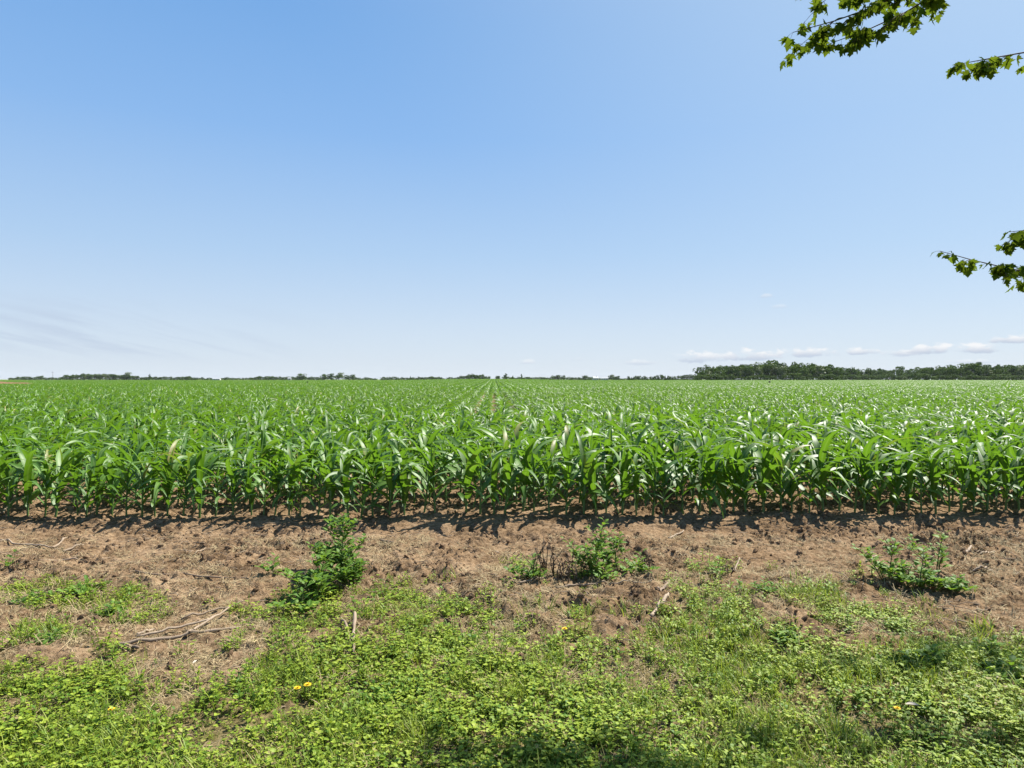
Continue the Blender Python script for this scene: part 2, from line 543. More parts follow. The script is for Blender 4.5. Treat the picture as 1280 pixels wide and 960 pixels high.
def soil_material():
    m, t, out = new_mat('soil')
    tc = t.n('ShaderNodeTexCoord')
    pos = tc.outputs['Object']
    n1 = t.noise(pos, 1.6, 5, 0.6)
    n2 = t.noise(pos, 26, 6, 0.65)
    n3 = t.noise(pos, 140, 3, 0.6)
    c = t.ramp(t.math('ADD', t.math('MULTIPLY', n1, 0.45), t.math('MULTIPLY', n2, 0.55)), (0.38, (0.070, 0.044, 0.024)), (0.5, (0.180, 0.119, 0.068)), (0.63, (0.285, 0.200, 0.122)))
    c = t.mix(t.math('MULTIPLY', t.smooth(n3, 0.60, 0.75), 0.5), c, (0.34, 0.26, 0.18))
    # flecks of old straw worked into the soil
    mp = t.n('ShaderNodeMapping')
    mp.inputs['Rotation'].default_value = (0, 0, 0.5)
    mp.inputs['Scale'].default_value = (18, 110, 18)
    t.link(pos, mp.inputs[0])
    n4 = t.noise(mp.outputs[0], 1.0, 2, 0.5, 0.6)
    c = t.mix(t.math('MULTIPLY', t.smooth(n4, 0.66, 0.72), 0.6), c, (0.37, 0.29, 0.20))
    ga = t.n('ShaderNodeAttribute', attribute_name='cover')
    under = t.ramp(t.noise(pos, 34, 4), (0.35, (0.060, 0.055, 0.020)), (0.65, (0.19, 0.155, 0.070)))
    c = t.mix(t.math('MULTIPLY', ga.outputs['Fac'], 0.85), c, under)
    sp = t.n('ShaderNodeSeparateXYZ')
    t.link(pos, sp.inputs[0])
    nf = t.noise(pos, 0.012, 3)
    crop = t.ramp(nf, (0.35, (0.060, 0.125, 0.022)), (0.6, (0.10, 0.17, 0.04)))
    far = t.ramp(t.noise(pos, 0.004, 2), (0.4, (0.10, 0.16, 0.04)), (0.6, (0.17, 0.20, 0.07)))
    c = t.mix(t.smooth(sp.outputs[1], 560, 640), c, crop)
    c = t.mix(t.smooth(sp.outputs[1], 640, 900), c, far)
    p = t.n('ShaderNodeBsdfPrincipled')
    t.link(c, p.inputs['Base Color'])
    p.inputs['Roughness'].default_value = 0.95
    p.inputs['Specular IOR Level'].default_value = 0.0
    b = t.n('ShaderNodeBump')
    b.inputs['Strength'].default_value = 1.0
    b.inputs['Distance'].default_value = 0.022
    t.link(t.math('ADD', n2, t.math('MULTIPLY', n3, 0.35)), b.inputs['Height'])
    t.link(b.outputs[0], p.inputs['Normal'])
    t.link(p.outputs[0], out.inputs[0])
    return m


# ------------------------------------------------------------------ ground: one sheet to the horizon
def axis(lo_f, hi_f, step, lo, hi, growth=1.09, maxstep=400):
    a = list(np.arange(lo_f, hi_f + step / 2, step))
    s, x = step, a[-1]
    while x < hi:
        s = min(s * growth, maxstep)
        x += s
        a.append(x)
    s, x = step, a[0]
    b = []
    while x > lo:
        s = min(s * growth, maxstep)
        x -= s
        b.append(x)
    return np.array(b[::-1] + a)


def build_ground():
    xs = axis(-6.2, 6.2, 0.017, -4500, 4500)
    ys = axis(2.2, 9.6, 0.016, -30, 4600)
    X, Y = np.meshgrid(xs, ys)
    Z = ground_z(X, Y)
    nx, ny = len(xs), len(ys)
    v = np.stack([X, Y, Z], -1).reshape(-1, 3).astype(np.float32)
    idx = np.arange(nx * ny).reshape(ny, nx)
    f = np.stack([idx[:-1, :-1], idx[:-1, 1:], idx[1:, 1:], idx[1:, :-1]], -1).reshape(-1, 4).astype(np.int32)
    me = bpy.data.meshes.new('ground')
    me.vertices.add(len(v))
    me.vertices.foreach_set('co', v.ravel())
    me.loops.add(f.size)
    me.loops.foreach_set('vertex_index', f.ravel())
    me.polygons.add(len(f))
    me.polygons.foreach_set('loop_start', np.arange(0, f.size, 4, dtype=np.int32))
    me.polygons.foreach_set('use_smooth', np.ones(len(f), bool))
    a = me.attributes.new('cover', 'FLOAT', 'POINT')
    near = np.clip((30 - Y) / 10, 0, 1) * np.clip((25 - np.abs(X)) / 10, 0, 1)
    a.data.foreach_set('value', (green(X, Y) * near).astype(np.float32).ravel())
    me.update()
    me.validate()
    me.materials.append(soil_material())
    o = bpy.data.objects.new('ground', me)
    COL.objects.link(o)
    tag(o, kind='structure')
    print('ground', nx, ny)


build_ground()


def build_mound():
    mb = MB()
    n, k = 50, 11
    xs = np.linspace(-140, -100.5, n)
    v = []
    for i, x in enumerate(xs):
        for j in range(k):
            s = j / (k - 1) * 2 - 1
            end = math.sin(math.pi * min(1, (xs[-1] - x) / 16.0) / 2) * min(1, (x - xs[0]) / 6.0)
            z = 1.95 * max(0, 1 - s * s) ** 0.8 * end
            z *= 0.82 + 0.5 * float(vnoise(np.array(x * 0.35), np.array(s * 1.5), 4))
            v.append((x, 150 + s * 5.5 + float(vnoise(np.array(x * .2), np.array(0.), 9)), z - 0.1))
    f = [(i * k + j, (i + 1) * k + j, (i + 1) * k + j + 1, i * k + j + 1) for i in range(n - 1) for j in range(k - 1)]
    mb.add(v, f)
    o = mb.build('soil_mound', M['mound'])
    tag(o, 'long low mound of orange bare earth at the left edge of the crop', 'earth mound', kind='structure')


build_mound()

# ------------------------------------------------------------------ scatter: instances of unlinked source meshes (only for stuff)


def sources(name, meshes):
    c = bpy.data.collections.new(name)
    for i, me in enumerate(meshes):
        o = bpy.data.objects.new('%s_%02d' % (name, i), me)
        c.objects.link(o)
    return c


def scatter(name, pts, rot, scl, idx, coll, mat_hint=None):
    pts = np.asarray(pts, np.float32)
    n = len(pts)
    me = bpy.data.meshes.new(name)
    me.vertices.add(n)
    me.vertices.foreach_set('co', pts.ravel())
    a = me.attributes.new('rot', 'FLOAT_VECTOR', 'POINT')
    a.data.foreach_set('vector', np.asarray(rot, np.float32).ravel())
    a = me.attributes.new('scl', 'FLOAT_VECTOR', 'POINT')
    s = np.asarray(scl, np.float32)
    if s.ndim == 1: s = np.repeat(s[:, None], 3, 1)
    a.data.foreach_set('vector', s.ravel())
    a = me.attributes.new('idx', 'INT', 'POINT')
    a.data.foreach_set('value', np.asarray(idx, np.int32))
    o = bpy.data.objects.new(name, me)
    COL.objects.link(o)
    ng = bpy.data.node_groups.new(name + '_scatter', 'GeometryNodeTree')
    ng.interface.new_socket('Geometry', in_out='INPUT', socket_type='NodeSocketGeometry')
    ng.interface.new_socket('Geometry', in_out='OUTPUT', socket_type='NodeSocketGeometry')
    gi, go = ng.nodes.new('NodeGroupInput'), ng.nodes.new('NodeGroupOutput')
    ci = ng.nodes.new('GeometryNodeCollectionInfo')
    ci.inputs['Collection'].default_value = coll
    ci.inputs['Separate Children'].default_value = True
    ci.inputs['Reset Children'].default_value = True
    ip = ng.nodes.new('GeometryNodeInstanceOnPoints')
    ip.inputs['Pick Instance'].default_value = True

    def attr(nm, dt):
        x = ng.nodes.new('GeometryNodeInputNamedAttribute')
        x.data_type = dt
        x.inputs['Name'].default_value = nm
        return [q for q in x.outputs if q.enabled and q.name == 'Attribute'][0]
    e2r = ng.nodes.new('FunctionNodeEulerToRotation')
    ng.links.new(attr('rot', 'FLOAT_VECTOR'), e2r.inputs[0])
    ng.links.new(gi.outputs[0], ip.inputs['Points'])
    ng.links.new(ci.outputs[0], ip.inputs['Instance'])
    ng.links.new(attr('idx', 'INT'), ip.inputs['Instance Index'])
    ng.links.new(e2r.outputs[0], ip.inputs['Rotation'])
    ng.links.new(attr('scl', 'FLOAT_VECTOR'), ip.inputs['Scale'])
    ng.links.new(ip.outputs[0], go.inputs[0])
    md = o.modifiers.new('scatter', 'NODES')
    md.node_group = ng
    tag(o, kind='stuff')
    print(name, n)
    return o


# ------------------------------------------------------------------ corn
def corn_leaves(rng, H, segs):
    """parameters of one plant; yields (function that adds leaf i to a mesh)"""
    n = rng.randint(7, 10)
    phi = rng.uniform(0, math.pi)
    out = []
    for i in range(n):
        q = i / (n - 1)
        z = H * (0.10 + 0.47 * q)
        L = H * (0.45 + 0.42 * math.sin(math.pi * (0.18 + 0.62 * q))) * rng.uniform(0.88, 1.12)
        W = (0.056 + 0.046 * math.sin(math.pi * (0.12 + 0.7 * q))) * rng.uniform(0.9, 1.15)
        th0 = R(38 - 22 * q + rng.uniform(-7, 9))
        th1 = R(156 - 46 * q + rng.uniform(-26, 24))
        if i < 1:
            L *= 0.7; W *= 0.8
        az = phi + math.pi * (i % 2) + rng.uniform(-0.45, 0.45)
        out.append(dict(base=(0, 0, z), az=az, L=L, W=W, th0=th0, th1=th1, fold=rng.uniform(0.12, 0.32), tint=rng.uniform(0.0, 1.0) * 0.7 + 0.3 * q,
                        wind=rng.uniform(0.3, 1.35), twist=rng.uniform(-0.9, 0.9), rip=0.07, bend=rng.uniform(1.0, 1.6)))
    # the furled whorl
    out.append(dict(base=(0, 0, H * 0.56), az=rng.uniform(0, 6.28), L=H * 0.42, W=0.045, th0=R(3), th1=R(rng.uniform(18, 45)), fold=0.55, tint=0.9, wind=0.5, twist=rng.uniform(-.5, .5), rip=0.03, bend=1.6))
    return out


def stalk(mb, rng, H):
    z = np.array([-0.03, 0.02, 0.12, 0.3, 0.5, 0.6]) * np.array([1, 1, H, H, H, H])
    x = np.cumsum(rng.uniform(-0.006, 0.006, 6)); y = np.cumsum(rng.uniform(-0.006, 0.006, 6))
    x -= x[0]; y -= y[0]
    mb.tube(np.stack([x, y, z], 1), [0.015, 0.0145, 0.014, 0.0135, 0.011, 0.005], 7, rng.uniform(0.2, 0.8))


N_VAR = 18
corn_protos, corn_joined = [], []
corn_var = []
for k in range(N_VAR):
    rng = RS(100 + k)
    H = 1.0
    corn_var.append((corn_leaves(rng, H, 9), 100 + k))
for k, (leaves, seed) in enumerate(corn_var):
    rng = RS(seed + 900)
    sm = MB(); stalk(sm, rng, 1.0)
    parts = [('stalk', sm.mesh('corn_stalk', M['corn_stalk']))]
    for lf in leaves:
        lb = MB(); blade(lb, segs=10, rng=rng, **lf)
        parts.append(('leaf', lb.mesh('corn_leaf', M['corn'])))
    corn_protos.append(parts)
    # the same plant as one mesh, for the crop behind the first rows
    rng = RS(seed + 900)
    jb = MB(); stalk(jb, rng, 1.0)
    for lf in leaves: blade(jb, segs=7, rng=rng, **lf)
    corn_joined.append(jb.mesh('crop_plant', M['corn']))
crop_src = sources('crop_source', corn_joined)

# height of the crop along the first rows, as seen: lower on the left
H_X = np.array([-9, -6, -4.5, -3, -1, 1, 3, 5, 7, 9.0])
H_Z = np.array([0.86, 0.86, 0.88, 0.91, 0.95, 0.97, 0.98, 0.96, 0.95, 0.95])


def plant_h(x, y, rng):
    h = np.interp(x, H_X, H_Z) * 0.88
    f = np.clip((y - 9) / 10, 0, 1)
    return (h * (1 - f) + 0.78 * f) * np.clip(rng.normal(1, 0.10), 0.7, 1.2)


ROW0, PITCH, HEAD_ROWS = 7.97, 0.76, 16
ORD = ['first', 'second', 'third', 'fourth']
near_count = 0
front = []
proto_objs = {}


def make_corn(k, loc, rz, s, lean):
    if k not in proto_objs:
        root = empty('corn_plant')
        kids = []
        for nm, me in corn_protos[k]:
            c = bpy.data.objects.new(nm, me); COL.objects.link(c); c.parent = root; kids.append(c)
        proto_objs[k] = (root, kids)
    else:
        r0, k0 = proto_objs[k]
        root = r0.copy(); COL.objects.link(root)
        for q in k0:
            c = q.copy(); COL.objects.link(c); c.parent = root
    root.location = loc
    root.rotation_euler = (lean[0], lean[1], rz)
    root.scale = s
    return root


crop_p, crop_r, crop_s, crop_i = [], [], [], []
rngc = RS(7)
for k in range(HEAD_ROWS):
    v0 = ROW0 + PITCH * k
    half = v0 * 0.80 + 1.4
    u = -half
    while u < half:
        u += (0.166 if k < 2 else 0.178) * rngc.uniform(0.72, 1.3)
        if rngc.uniform() < 0.035: continue
        v = v0 + rngc.normal(0, 0.022)
        x, y = row_xy(u, v)
        z = float(ground_z(x, y)) - 0.005
        h = plant_h(x, y, rngc)
        s = (h * rngc.uniform(0.92, 1.08), h * rngc.uniform(0.92, 1.08), h)
        # most plants keep their leaves leaning with the wind; a few are turned
        rz = rngc.normal(0, 0.35) if rngc.uniform() < 0.85 else rngc.uniform(-1.6, 1.6)
        lean = (rngc.normal(0, 0.05), rngc.normal(0.03, 0.05))
        var = rngc.randint(N_VAR)
        inside = abs(x) / y < 640 / FPX + 0.022
        if k < 4 and inside and near_count < 300:
            near_count += 1
            r = make_corn(var, (x, y, z), rz, s, lean)
            front.append((r, x / y)) if k == 0 else tag(r, 'young corn plant with arching glossy leaves in the %s row from the bare soil' % ORD[k], 'corn plant', 'corn plants in the %s row from the bare soil' % ORD[k])
        else:
            crop_p.append((x, y, z)); crop_r.append((lean[0], lean[1], rz)); crop_s.append(s); crop_i.append(var)
front.sort(key=lambda q: q[1])
NUM = 'first second third fourth fifth sixth seventh eighth ninth tenth eleventh twelfth thirteenth fourteenth fifteenth sixteenth seventeenth eighteenth nineteenth twentieth'.split()
NUM += ['twenty-' + w for w in NUM[:9]] + ['thirtieth'] + ['thirty-' + w for w in NUM[:9]] + ['fortieth']
for i, (r, _) in enumerate(front):
    j = len(front) - 1 - i
    tag(r, 'corn plant beside bare soil, %s from the %s in the front row' % ((NUM[i], 'left') if i <= j else (NUM[j], 'right')), 'corn plant', 'corn plants of the front row')
print('near corn', near_count, len(front))
# rows running away from the camera
V1, V2 = ROW0 + PITCH * HEAD_ROWS + 0.75, 66.0
for j in range(-80, 80):
    u0 = 0.38 + PITCH * j
    if j in (-1, 0): u0 += 0.0 if j == 0 else -0.01     # a slightly wider gap straight ahead
    v = V1 + rngc.uniform(0, 0.2)
    while v < V2:
        v += 0.2 * rngc.uniform(0.75, 1.25)
        x, y = row_xy(u0 + rngc.normal(0, 0.025), v)
        if abs(x) > 0.80 * y + 2: continue
        thin = float(np.exp(-((x - 5) / 14.0) ** 2)) * (0.75 + 0.8 * float(vnoise(np.array(x * .12), np.array(y * .12), 8)))
        h = plant_h(x, y, rngc) * (1 - 0.24 * thin)
        crop_p.append((x, y, float(macro(x, y)) - 0.005)); crop_s.append((h * (.96 - .3 * thin), h, h)); crop_i.append(rngc.randint(N_VAR))
        crop_r.append((rngc.normal(0, 0.05), rngc.normal(0.03, 0.05), rngc.normal(0, 0.4)))
o = scatter('corn_crop', crop_p, crop_r, crop_s, crop_i, crop_src)
tag(o, 'dense corn crop stretching away behind the first rows', 'corn crop')

# far crop in blocks of four rows
LEN, NR = 4.0, 4
blocks = []
for k in range(4):
    rng = RS(400 + k)
    mb = MB()
    for r_ in range(NR):
        y = 0.0
        while y < LEN:
            y += 0.2 * rng.uniform(0.8, 1.25)
            h = 0.76 * rng.normal(1, 0.08)
            ox, oy = (r_ + 0.5) * PITCH + rng.normal(0, .03) - NR * PITCH / 2, y - LEN / 2
            for lf in corn_var[rng.randint(N_VAR)][0][1:]:
                q = dict(lf)
                q['base'] = (ox, oy, q['base'][2] * h); q['L'] *= h; q['W'] *= 1.1
                q['rip'] = 0
                blade(mb, segs=4, **q)
    blocks.append(mb.mesh('crop_block', M['corn']))
blk_src = sources('crop_block_source', blocks)
P, Rr, S, I = [], [], [], []
rng = RS(55)
v = V2 + LEN / 2
while v < 640:
    w = 0.80 * v + 6
    nb = int(w / (NR * PITCH)) + 1
    for j in range(-nb, nb + 1):
        x, y = row_xy(j * NR * PITCH, v)
        P.append((x, y, float(macro(x, y)))); Rr.append((0, 0, ROW_A)); S.append(rng.uniform(0.94, 1.06)); I.append(rng.randint(4))
    v += LEN
S = np.array(S); S3 = np.stack([np.ones_like(S), np.ones_like(S), S], 1)
o = scatter('distant_corn_crop', P, Rr, S3, I, blk_src)
tag(o, 'far part of the corn crop reaching to the trees on the horizon', 'corn crop')

# ------------------------------------------------------------------ ground cover
def clover_clump(rng):
    mb = MB()
    for i in range(rng.randint(14, 22)):
        a = rng.uniform(0, 6.28); r = 0.075 * math.sqrt(rng.uniform())
        x, y = r * math.cos(a), r * math.sin(a)
        z = rng.uniform(0.012, 0.075)
        t = rng.uniform()
        mb.tube([(x * .5, y * .5, -0.01), (x * .9, y * .9, z * .6), (x, y, z)], 0.0011, 3, t, False)
        s = rng.uniform(0.008, 0.0145)
        a0 = rng.uniform(0, 6.28); tilt = rng.normal(0, 0.3, 2)
        for q in range(3):
            aa = a0 + q * 2.094
            blade(mb, (x, y, z), aa, s, s * 0.95, R(72) + rng.normal(0, .25), R(92) + rng.normal(0, .2), 3, 0.12, t + rng.uniform(-.12, .12), 'round')
    return mb.mesh('clover', M['clover'])


def broad_clump(rng):
    mb = MB()
    for st in range(rng.randint(2, 5)):
        a = rng.uniform(0, 6.28); r = rng.uniform(0, 0.05)
        x, y = r * math.cos(a), r * math.sin(a)
        h = rng.uniform(0.035, 0.085)
        lx, ly = rng.normal(0, .02, 2)
        mb.tube([(x, y, -.01), (x + lx * .5, y + ly * .5, h * .5), (x + lx, y + ly, h)], [.002, .0016, .001], 4, .4, False)
        nl = rng.randint(5, 9)
        for i in range(nl):
            q = (i + 1) / nl
            L = rng.uniform(0.018, 0.036) * (1.1 - .4 * q)
            blade(mb, (x + lx * q, y + ly * q, h * q), i * 2.4 + rng.uniform(-.4, .4), L, L * rng.uniform(.45, .62), R(40 + 30 * (1 - q)), R(88 + 18 * (1 - q)), 4, 0.18, rng.uniform(), 'ovate')
    return mb.mesh('broadleaf', M['clover'])


def grass_tuft(rng, n, L0, L1, mat, spread=0.05, flat=0.0):
    mb = MB()
    for i in range(n):
        a = rng.uniform(0, 6.28); r = spread * math.sqrt(rng.uniform()); b = rng.uniform(0, 6.28)
        blade(mb, (r * math.cos(b), r * math.sin(b), -.01), a, rng.uniform(L0, L1), rng.uniform(.003, .0055), R(rng.uniform(4, 35) + flat), R(rng.uniform(40, 100) + flat), 4, 0.2, rng.uniform(), 'grass')
    return mb.mesh('tuft', mat)


def spread(density, n_try, x0, x1, y0, y1, seed):
    rng = RS(seed)
    x = rng.uniform(x0, x1, n_try); y = rng.uniform(y0, y1, n_try)
    keep = (rng.uniform(size=n_try) < density(x, y)) & (np.abs(x) < 0.80 * y + 1.0)
    return x[keep], y[keep], rng


def place(name, x, y, rng, coll, n_src, s0, s1, dz=0.0, tilt=0.12, off=0):
    z = ground_z(x, y) + dz
    n = len(x)
    return scatter(name, np.stack([x, y, z], 1), np.stack([rng.normal(0, tilt, n), rng.normal(0, tilt, n), rng.uniform(0, 6.28, n)], 1), s0 + (s1 - s0) * rng.uniform(size=n) ** 1.6, rng.randint(off, off + n_src, n), coll)


clo_src = sources('clover_source', [clover_clump(RS(600 + i)) for i in range(7)])
bro_src = sources('broadleaf_source', [broad_clump(RS(620 + i)) for i in range(8)])
gra_src = sources('grass_source', [grass_tuft(RS(640 + i), 14, .05, .12, M['grass']) for i in range(6)])
tha_src = sources('thatch_source', [grass_tuft(RS(660 + i), 16, .04, .11, M['thatch'], .06, 40) for i in range(5)])

clov = lambda x, y: np.clip(green(x, y), 0, 1) ** 1.7 * np.clip(0.55 + 2.0 * fbm(x, y, 0.9, 3, 201) - 0.10 * x, 0.16, 1) * np.clip(1.0 - (y - 3.5) * 0.35, .45, 1)
broad = lambda x, y: np.clip(green(x, y), 0, 1) ** 1.4 * np.clip(.72 + 1.5 * fbm(x, y, 3.1, 2, 207), .15, 1) * np.clip(0.55 - 2.0 * fbm(x, y, 0.9, 3, 201) + 0.06 * x + (y - 3.6) * 0.12, 0.2, .85)
grs = lambda x, y: np.clip(green(x, y) - 0.05, 0, 1) * np.clip(0.48 + 1.9 * fbm(x, y, 1.6, 3, 221) + (3.3 - y) * 0.45 + 0.11 * x, 0.06, 1)
tha = lambda x, y: np.clip(1.2 - np.abs(green(x, y) - 0.55) * 1.35, 0, 1) * np.clip(0.55 + 1.6 * fbm(x, y, 1.8, 3, 231), 0.1, 1)

x, y, rng = spread(clov, 46000, -6.5, 6.5, 1.7, 6.4, 1)
tag(place('clover_cover', x, y, rng, clo_src, 7, 0.40, 1.15), 'low clover covering the ground in front', 'clover')
x, y, rng = spread(broad, 30000, -6.5, 6.5, 1.7, 6.6, 2)
tag(place('broadleaf_cover', x, y, rng, bro_src, 8, 0.36, 1.5), 'small broad leaved weeds carpeting the ground in front', 'weeds')
x, y, rng = spread(grs, 64000, -6.5, 6.5, 1.7, 6.4, 3)
tag(place('grass_cover', x, y, rng, gra_src, 6, 0.45, 1.5), 'short grass growing among the clover', 'grass')
x, y, rng = spread(tha, 52000, -6.5, 6.5, 1.8, 7.0, 4)
tag(place('dry_grass_cover', x, y, rng, tha_src, 5, 0.5, 1.1, 0.0, 0.3), 'pale dry grass lying between the soil and the clover', 'dry grass')


# clods and straw litter
def clod_mesh(rng):
    import bmesh
    bm = bmesh.new()
    bmesh.ops.create_icosphere(bm, subdivisions=2, radius=1)
    sx = rng.uniform(.7, 1.3, 3) * np.array([1, 1, .7])
    o = rng.uniform(0, 99, 2)
    for v in bm.verts:
        c = v.co
        k = 1 + 0.75 * float(fbm(np.array(c.x * 1.1 + o[0] + c.z), np.array(c.y * 1.1 + o[1] - c.z), 1.0, 3, 3))
        v.co = Vector((c.x * sx[0], c.y * sx[1], c.z * sx[2])) * k
    me = bpy.data.meshes.new('clod')
    bm.to_mesh(me); bm.free()
    me.materials.append(M['clod'])
    return me


clod_src = sources('clod_source', [clod_mesh(RS(700 + i)) for i in range(6)])
soil_d = lambda x, y: np.clip(1 - green(x, y) * 1.7, 0, 1) * np.clip(0.35 + 1.9 * fbm(x, y, 1.3, 3, 61), 0.10, 1)
x, y, rng = spread(soil_d, 52000, -10, 10, 3.2, 13, 5)
n = len(x)
sc_ = 0.005 + 0.022 * rng.uniform(size=n) ** 3.0
z = ground_z(x, y) + sc_ * 0.25
tag(scatter('soil_clods', np.stack([x, y, z], 1), rng.uniform(0, 6.28, (n, 3)), sc_, rng.randint(0, 6, n), clod_src), 'brown clods of soil lying on the bare strip', 'soil clods')


def straw_mesh(rng):
    mb = MB()
    L = rng.uniform(.05, .16)
    k = rng.normal(0, .012, 2)
    mb.tube([(-L / 2, 0, 0), (0, k[0], .006 + abs(k[1]) * .4), (L / 2, k[1], 0.003)], rng.uniform(.0013, .003), 4, rng.uniform())
    return mb.mesh('straw', M['straw'])


straw_src = sources('straw_source', [straw_mesh(RS(720 + i)) for i in range(8)])
straw_d = lambda x, y: np.clip(1.1 - green(x, y), 0, 1) * np.clip(0.25 + 1.8 * fbm(x, y, 1.1, 3, 251) + 0.5 * np.exp(-((y - 5.2) / 0.7) ** 2), 0.05, 1)
x, y, rng = spread(straw_d, 9500, -7, 7, 3.0, 8.8, 6)
n = len(x)
tag(scatter('straw_litter', np.stack([x, y, ground_z(x, y) + .006], 1), np.stack([rng.normal(0, .15, n), rng.normal(0, .15, n), rng.uniform(0, 6.28, n)], 1), rng.uniform(.35, 1.25, n), rng.randint(0, 8, n), straw_src), 'scraps of pale straw strewn over the soil', 'straw')

# ------------------------------------------------------------------ weeds that stand out
def weed(label, px, py, h, spread_, nstem, leaf, seed, cat='weed', group='leafy weeds in the bare strip', lean=(0, 0), dens=1.0):
    rng = RS(seed)
    x, y = gp(px, py)
    root = empty('leafy_weed', (x, y, float(ground_z(x, y)) - 0.01))
    tag(root, label, cat, group)
    sm, lm = MB(), MB()

    def stem(b, az, ln, th0, th1, r, nl, ls, branch):
        segs = 7
        t = np.linspace(0, 1, segs)
        th = th0 + (th1 - th0) * t
        p = np.zeros((segs, 3)); p[0] = b
        for i in range(1, segs):
            p[i] = p[i - 1] + ln / (segs - 1) * np.array([math.sin(th[i]) * math.cos(az) + lean[0] * .3, math.sin(th[i]) * math.sin(az) + lean[1] * .3, math.cos(th[i])]) + rng.normal(0, ln * .008, 3)
        sm.tube(p, np.linspace(r, r * .35, segs), 5, rng.uniform())
        for i in range(nl):
            q = 0.16 + 0.84 * (i + rng.uniform(-.3, .3)) / max(1, nl - 1) if nl > 1 else 1
            q = min(1, max(.1, q))
            f = q * (segs - 1); a = min(int(f), segs - 2)
            b2 = p[a] + (p[a + 1] - p[a]) * (f - a)
            la = i * 2.4 + rng.uniform(-.5, .5)
            if branch and q < .85 and rng.uniform() < .38:
                stem(b2, la, ln * rng.uniform(.25, .45) * (1.1 - q * .5), R(35), R(60), r * .5, int(nl * .5), ls * .85, False)
            L = ls * rng.uniform(.7, 1.25) * (1.15 - .5 * q)
            # a short leaf stalk, then the blade
            d = np.array([math.cos(la), math.sin(la), .55]) * L * .25
            sm.tube([b2, b2 + d * .6, b2 + d], r * .3, 3, .5, False)
            blade(lm, b2 + d, la, L, L * rng.uniform(.42, .6), R(rng.uniform(35, 62)), R(rng.uniform(88, 125) - 20 * q), 5, rng.uniform(.1, .3), rng.uniform(), 'ovate', 0, rng.uniform(-.4, .4), .05, rng)
    for s in range(nstem):
        az = s * 6.28 / nstem + rng.uniform(-.5, .5)
        rr = spread_ * .25 * rng.uniform(.2, 1)
        out_ = 0.0 if s == 0 else 1.0
        ln = h * (1.0 if s == 0 else rng.uniform(.55, .95))
        stem(np.array([math.cos(az) * rr * out_, math.sin(az) * rr * out_, -.01]), az, ln, R(4 + 14 * out_), R(14 + 70 * out_ * min(1, spread_ / (h + .01))), .0055 if h > .2 else .003, int((7 + ln * 38) * dens), leaf * 1.12, h > .22)
    sm.build('stem', M['weed_stem'], root)
    lm.build('foliage', M['weed'], root)
    return root


LW = 'leafy weeds in the bare strip'
weed('tallest leafy green weed of the big clump on the left, nearest the corn', 424, 722, .52, .30, 6, .075, 11, lean=(-.02, .06), dens=.8)
weed('bushy bright green weed in the middle of the big clump on the left', 398, 745, .38, .30, 6, .08, 12, dens=.72)
weed('low leafy weed at the front of the big left clump, towards the grass', 374, 766, .22, .28, 6, .07, 13, dens=.75)
weed('leafy weed on the right side of the big left clump beside dry stems', 438, 733, .27, .2, 4, .065, 14)
weed('thin leafy weed standing apart to the left of the big clump', 340, 722, .17, .13, 3, .065, 15, dens=.8)
weed('tall sparse weed with brown stem in the central weed patch', 742, 722, .48, .24, 4, .066, 21, dens=.75)
weed('small leafy weed beside withered stems, left end of the central patch', 662, 726, .20, .3, 7, .065, 22)
weed('leafy weed at the foot of the tall sparse weed, central patch', 755, 729, .22, .3, 6, .065, 23, dens=.75)
weed('small green weed at the right end of the central patch', 797, 722, .20, .24, 5, .065, 24)
weed('pale leafy weed rising right of the tall sparse one, central patch', 768, 716, .34, .16, 3, .065, 25)
weed('upright weed with yellowish top in the patch on the right', 1112, 728, .34, .2, 4, .07, 31, dens=.7)
weed('wide bushy weed in the patch on the right', 1150, 740, .28, .36, 8, .07, 32, dens=.7)
weed('leafy weed at the back of the right patch with a bare dark stem', 1172, 720, .33, .24, 4, .06, 33, dens=.6)
weed('low spreading weed at the right end of the right patch', 1195, 745, .13, .26, 6, .065, 34)
weed('small lone weed between the central and right patches', 897, 722, .15, .14, 3, .05, 35, dens=.7)
weed('low leafy weed in the green patch near the left edge, right half', 105, 742, .13, .34, 8, .06, 41)
weed('low leafy weed in the green patch near the left edge, left half', 45, 752, .11, .32, 8, .06, 42)
weed('small leafy weed just right of the left green patch', 140, 768, .11, .22, 6, .055, 43)
weed('yellowish low weed mound below the left green patch', 65, 805, .09, .28, 8, .05, 44)
weed('small weed with a pale top by the left edge of the bare soil', 14, 712, .19, .12, 3, .05, 45, dens=.7)
weed('broad low weed with pointed leaves at the right, below the right patch', 1165, 832, .12, .26, 7, .07, 46)
weed('leafy weed by the right edge, farther of two', 1238, 818, .13, .26, 7, .06, 47)
weed('leafy weed by the right edge, nearer of two', 1262, 848, .13, .26, 7, .06, 48)
weed('spiky low weed in the grass, right of centre', 985, 806, .10, .2, 7, .05, 49)
weed('bright low weed at the upper edge of the grass, right of centre', 955, 742, .10, .24, 7, .05, 50)


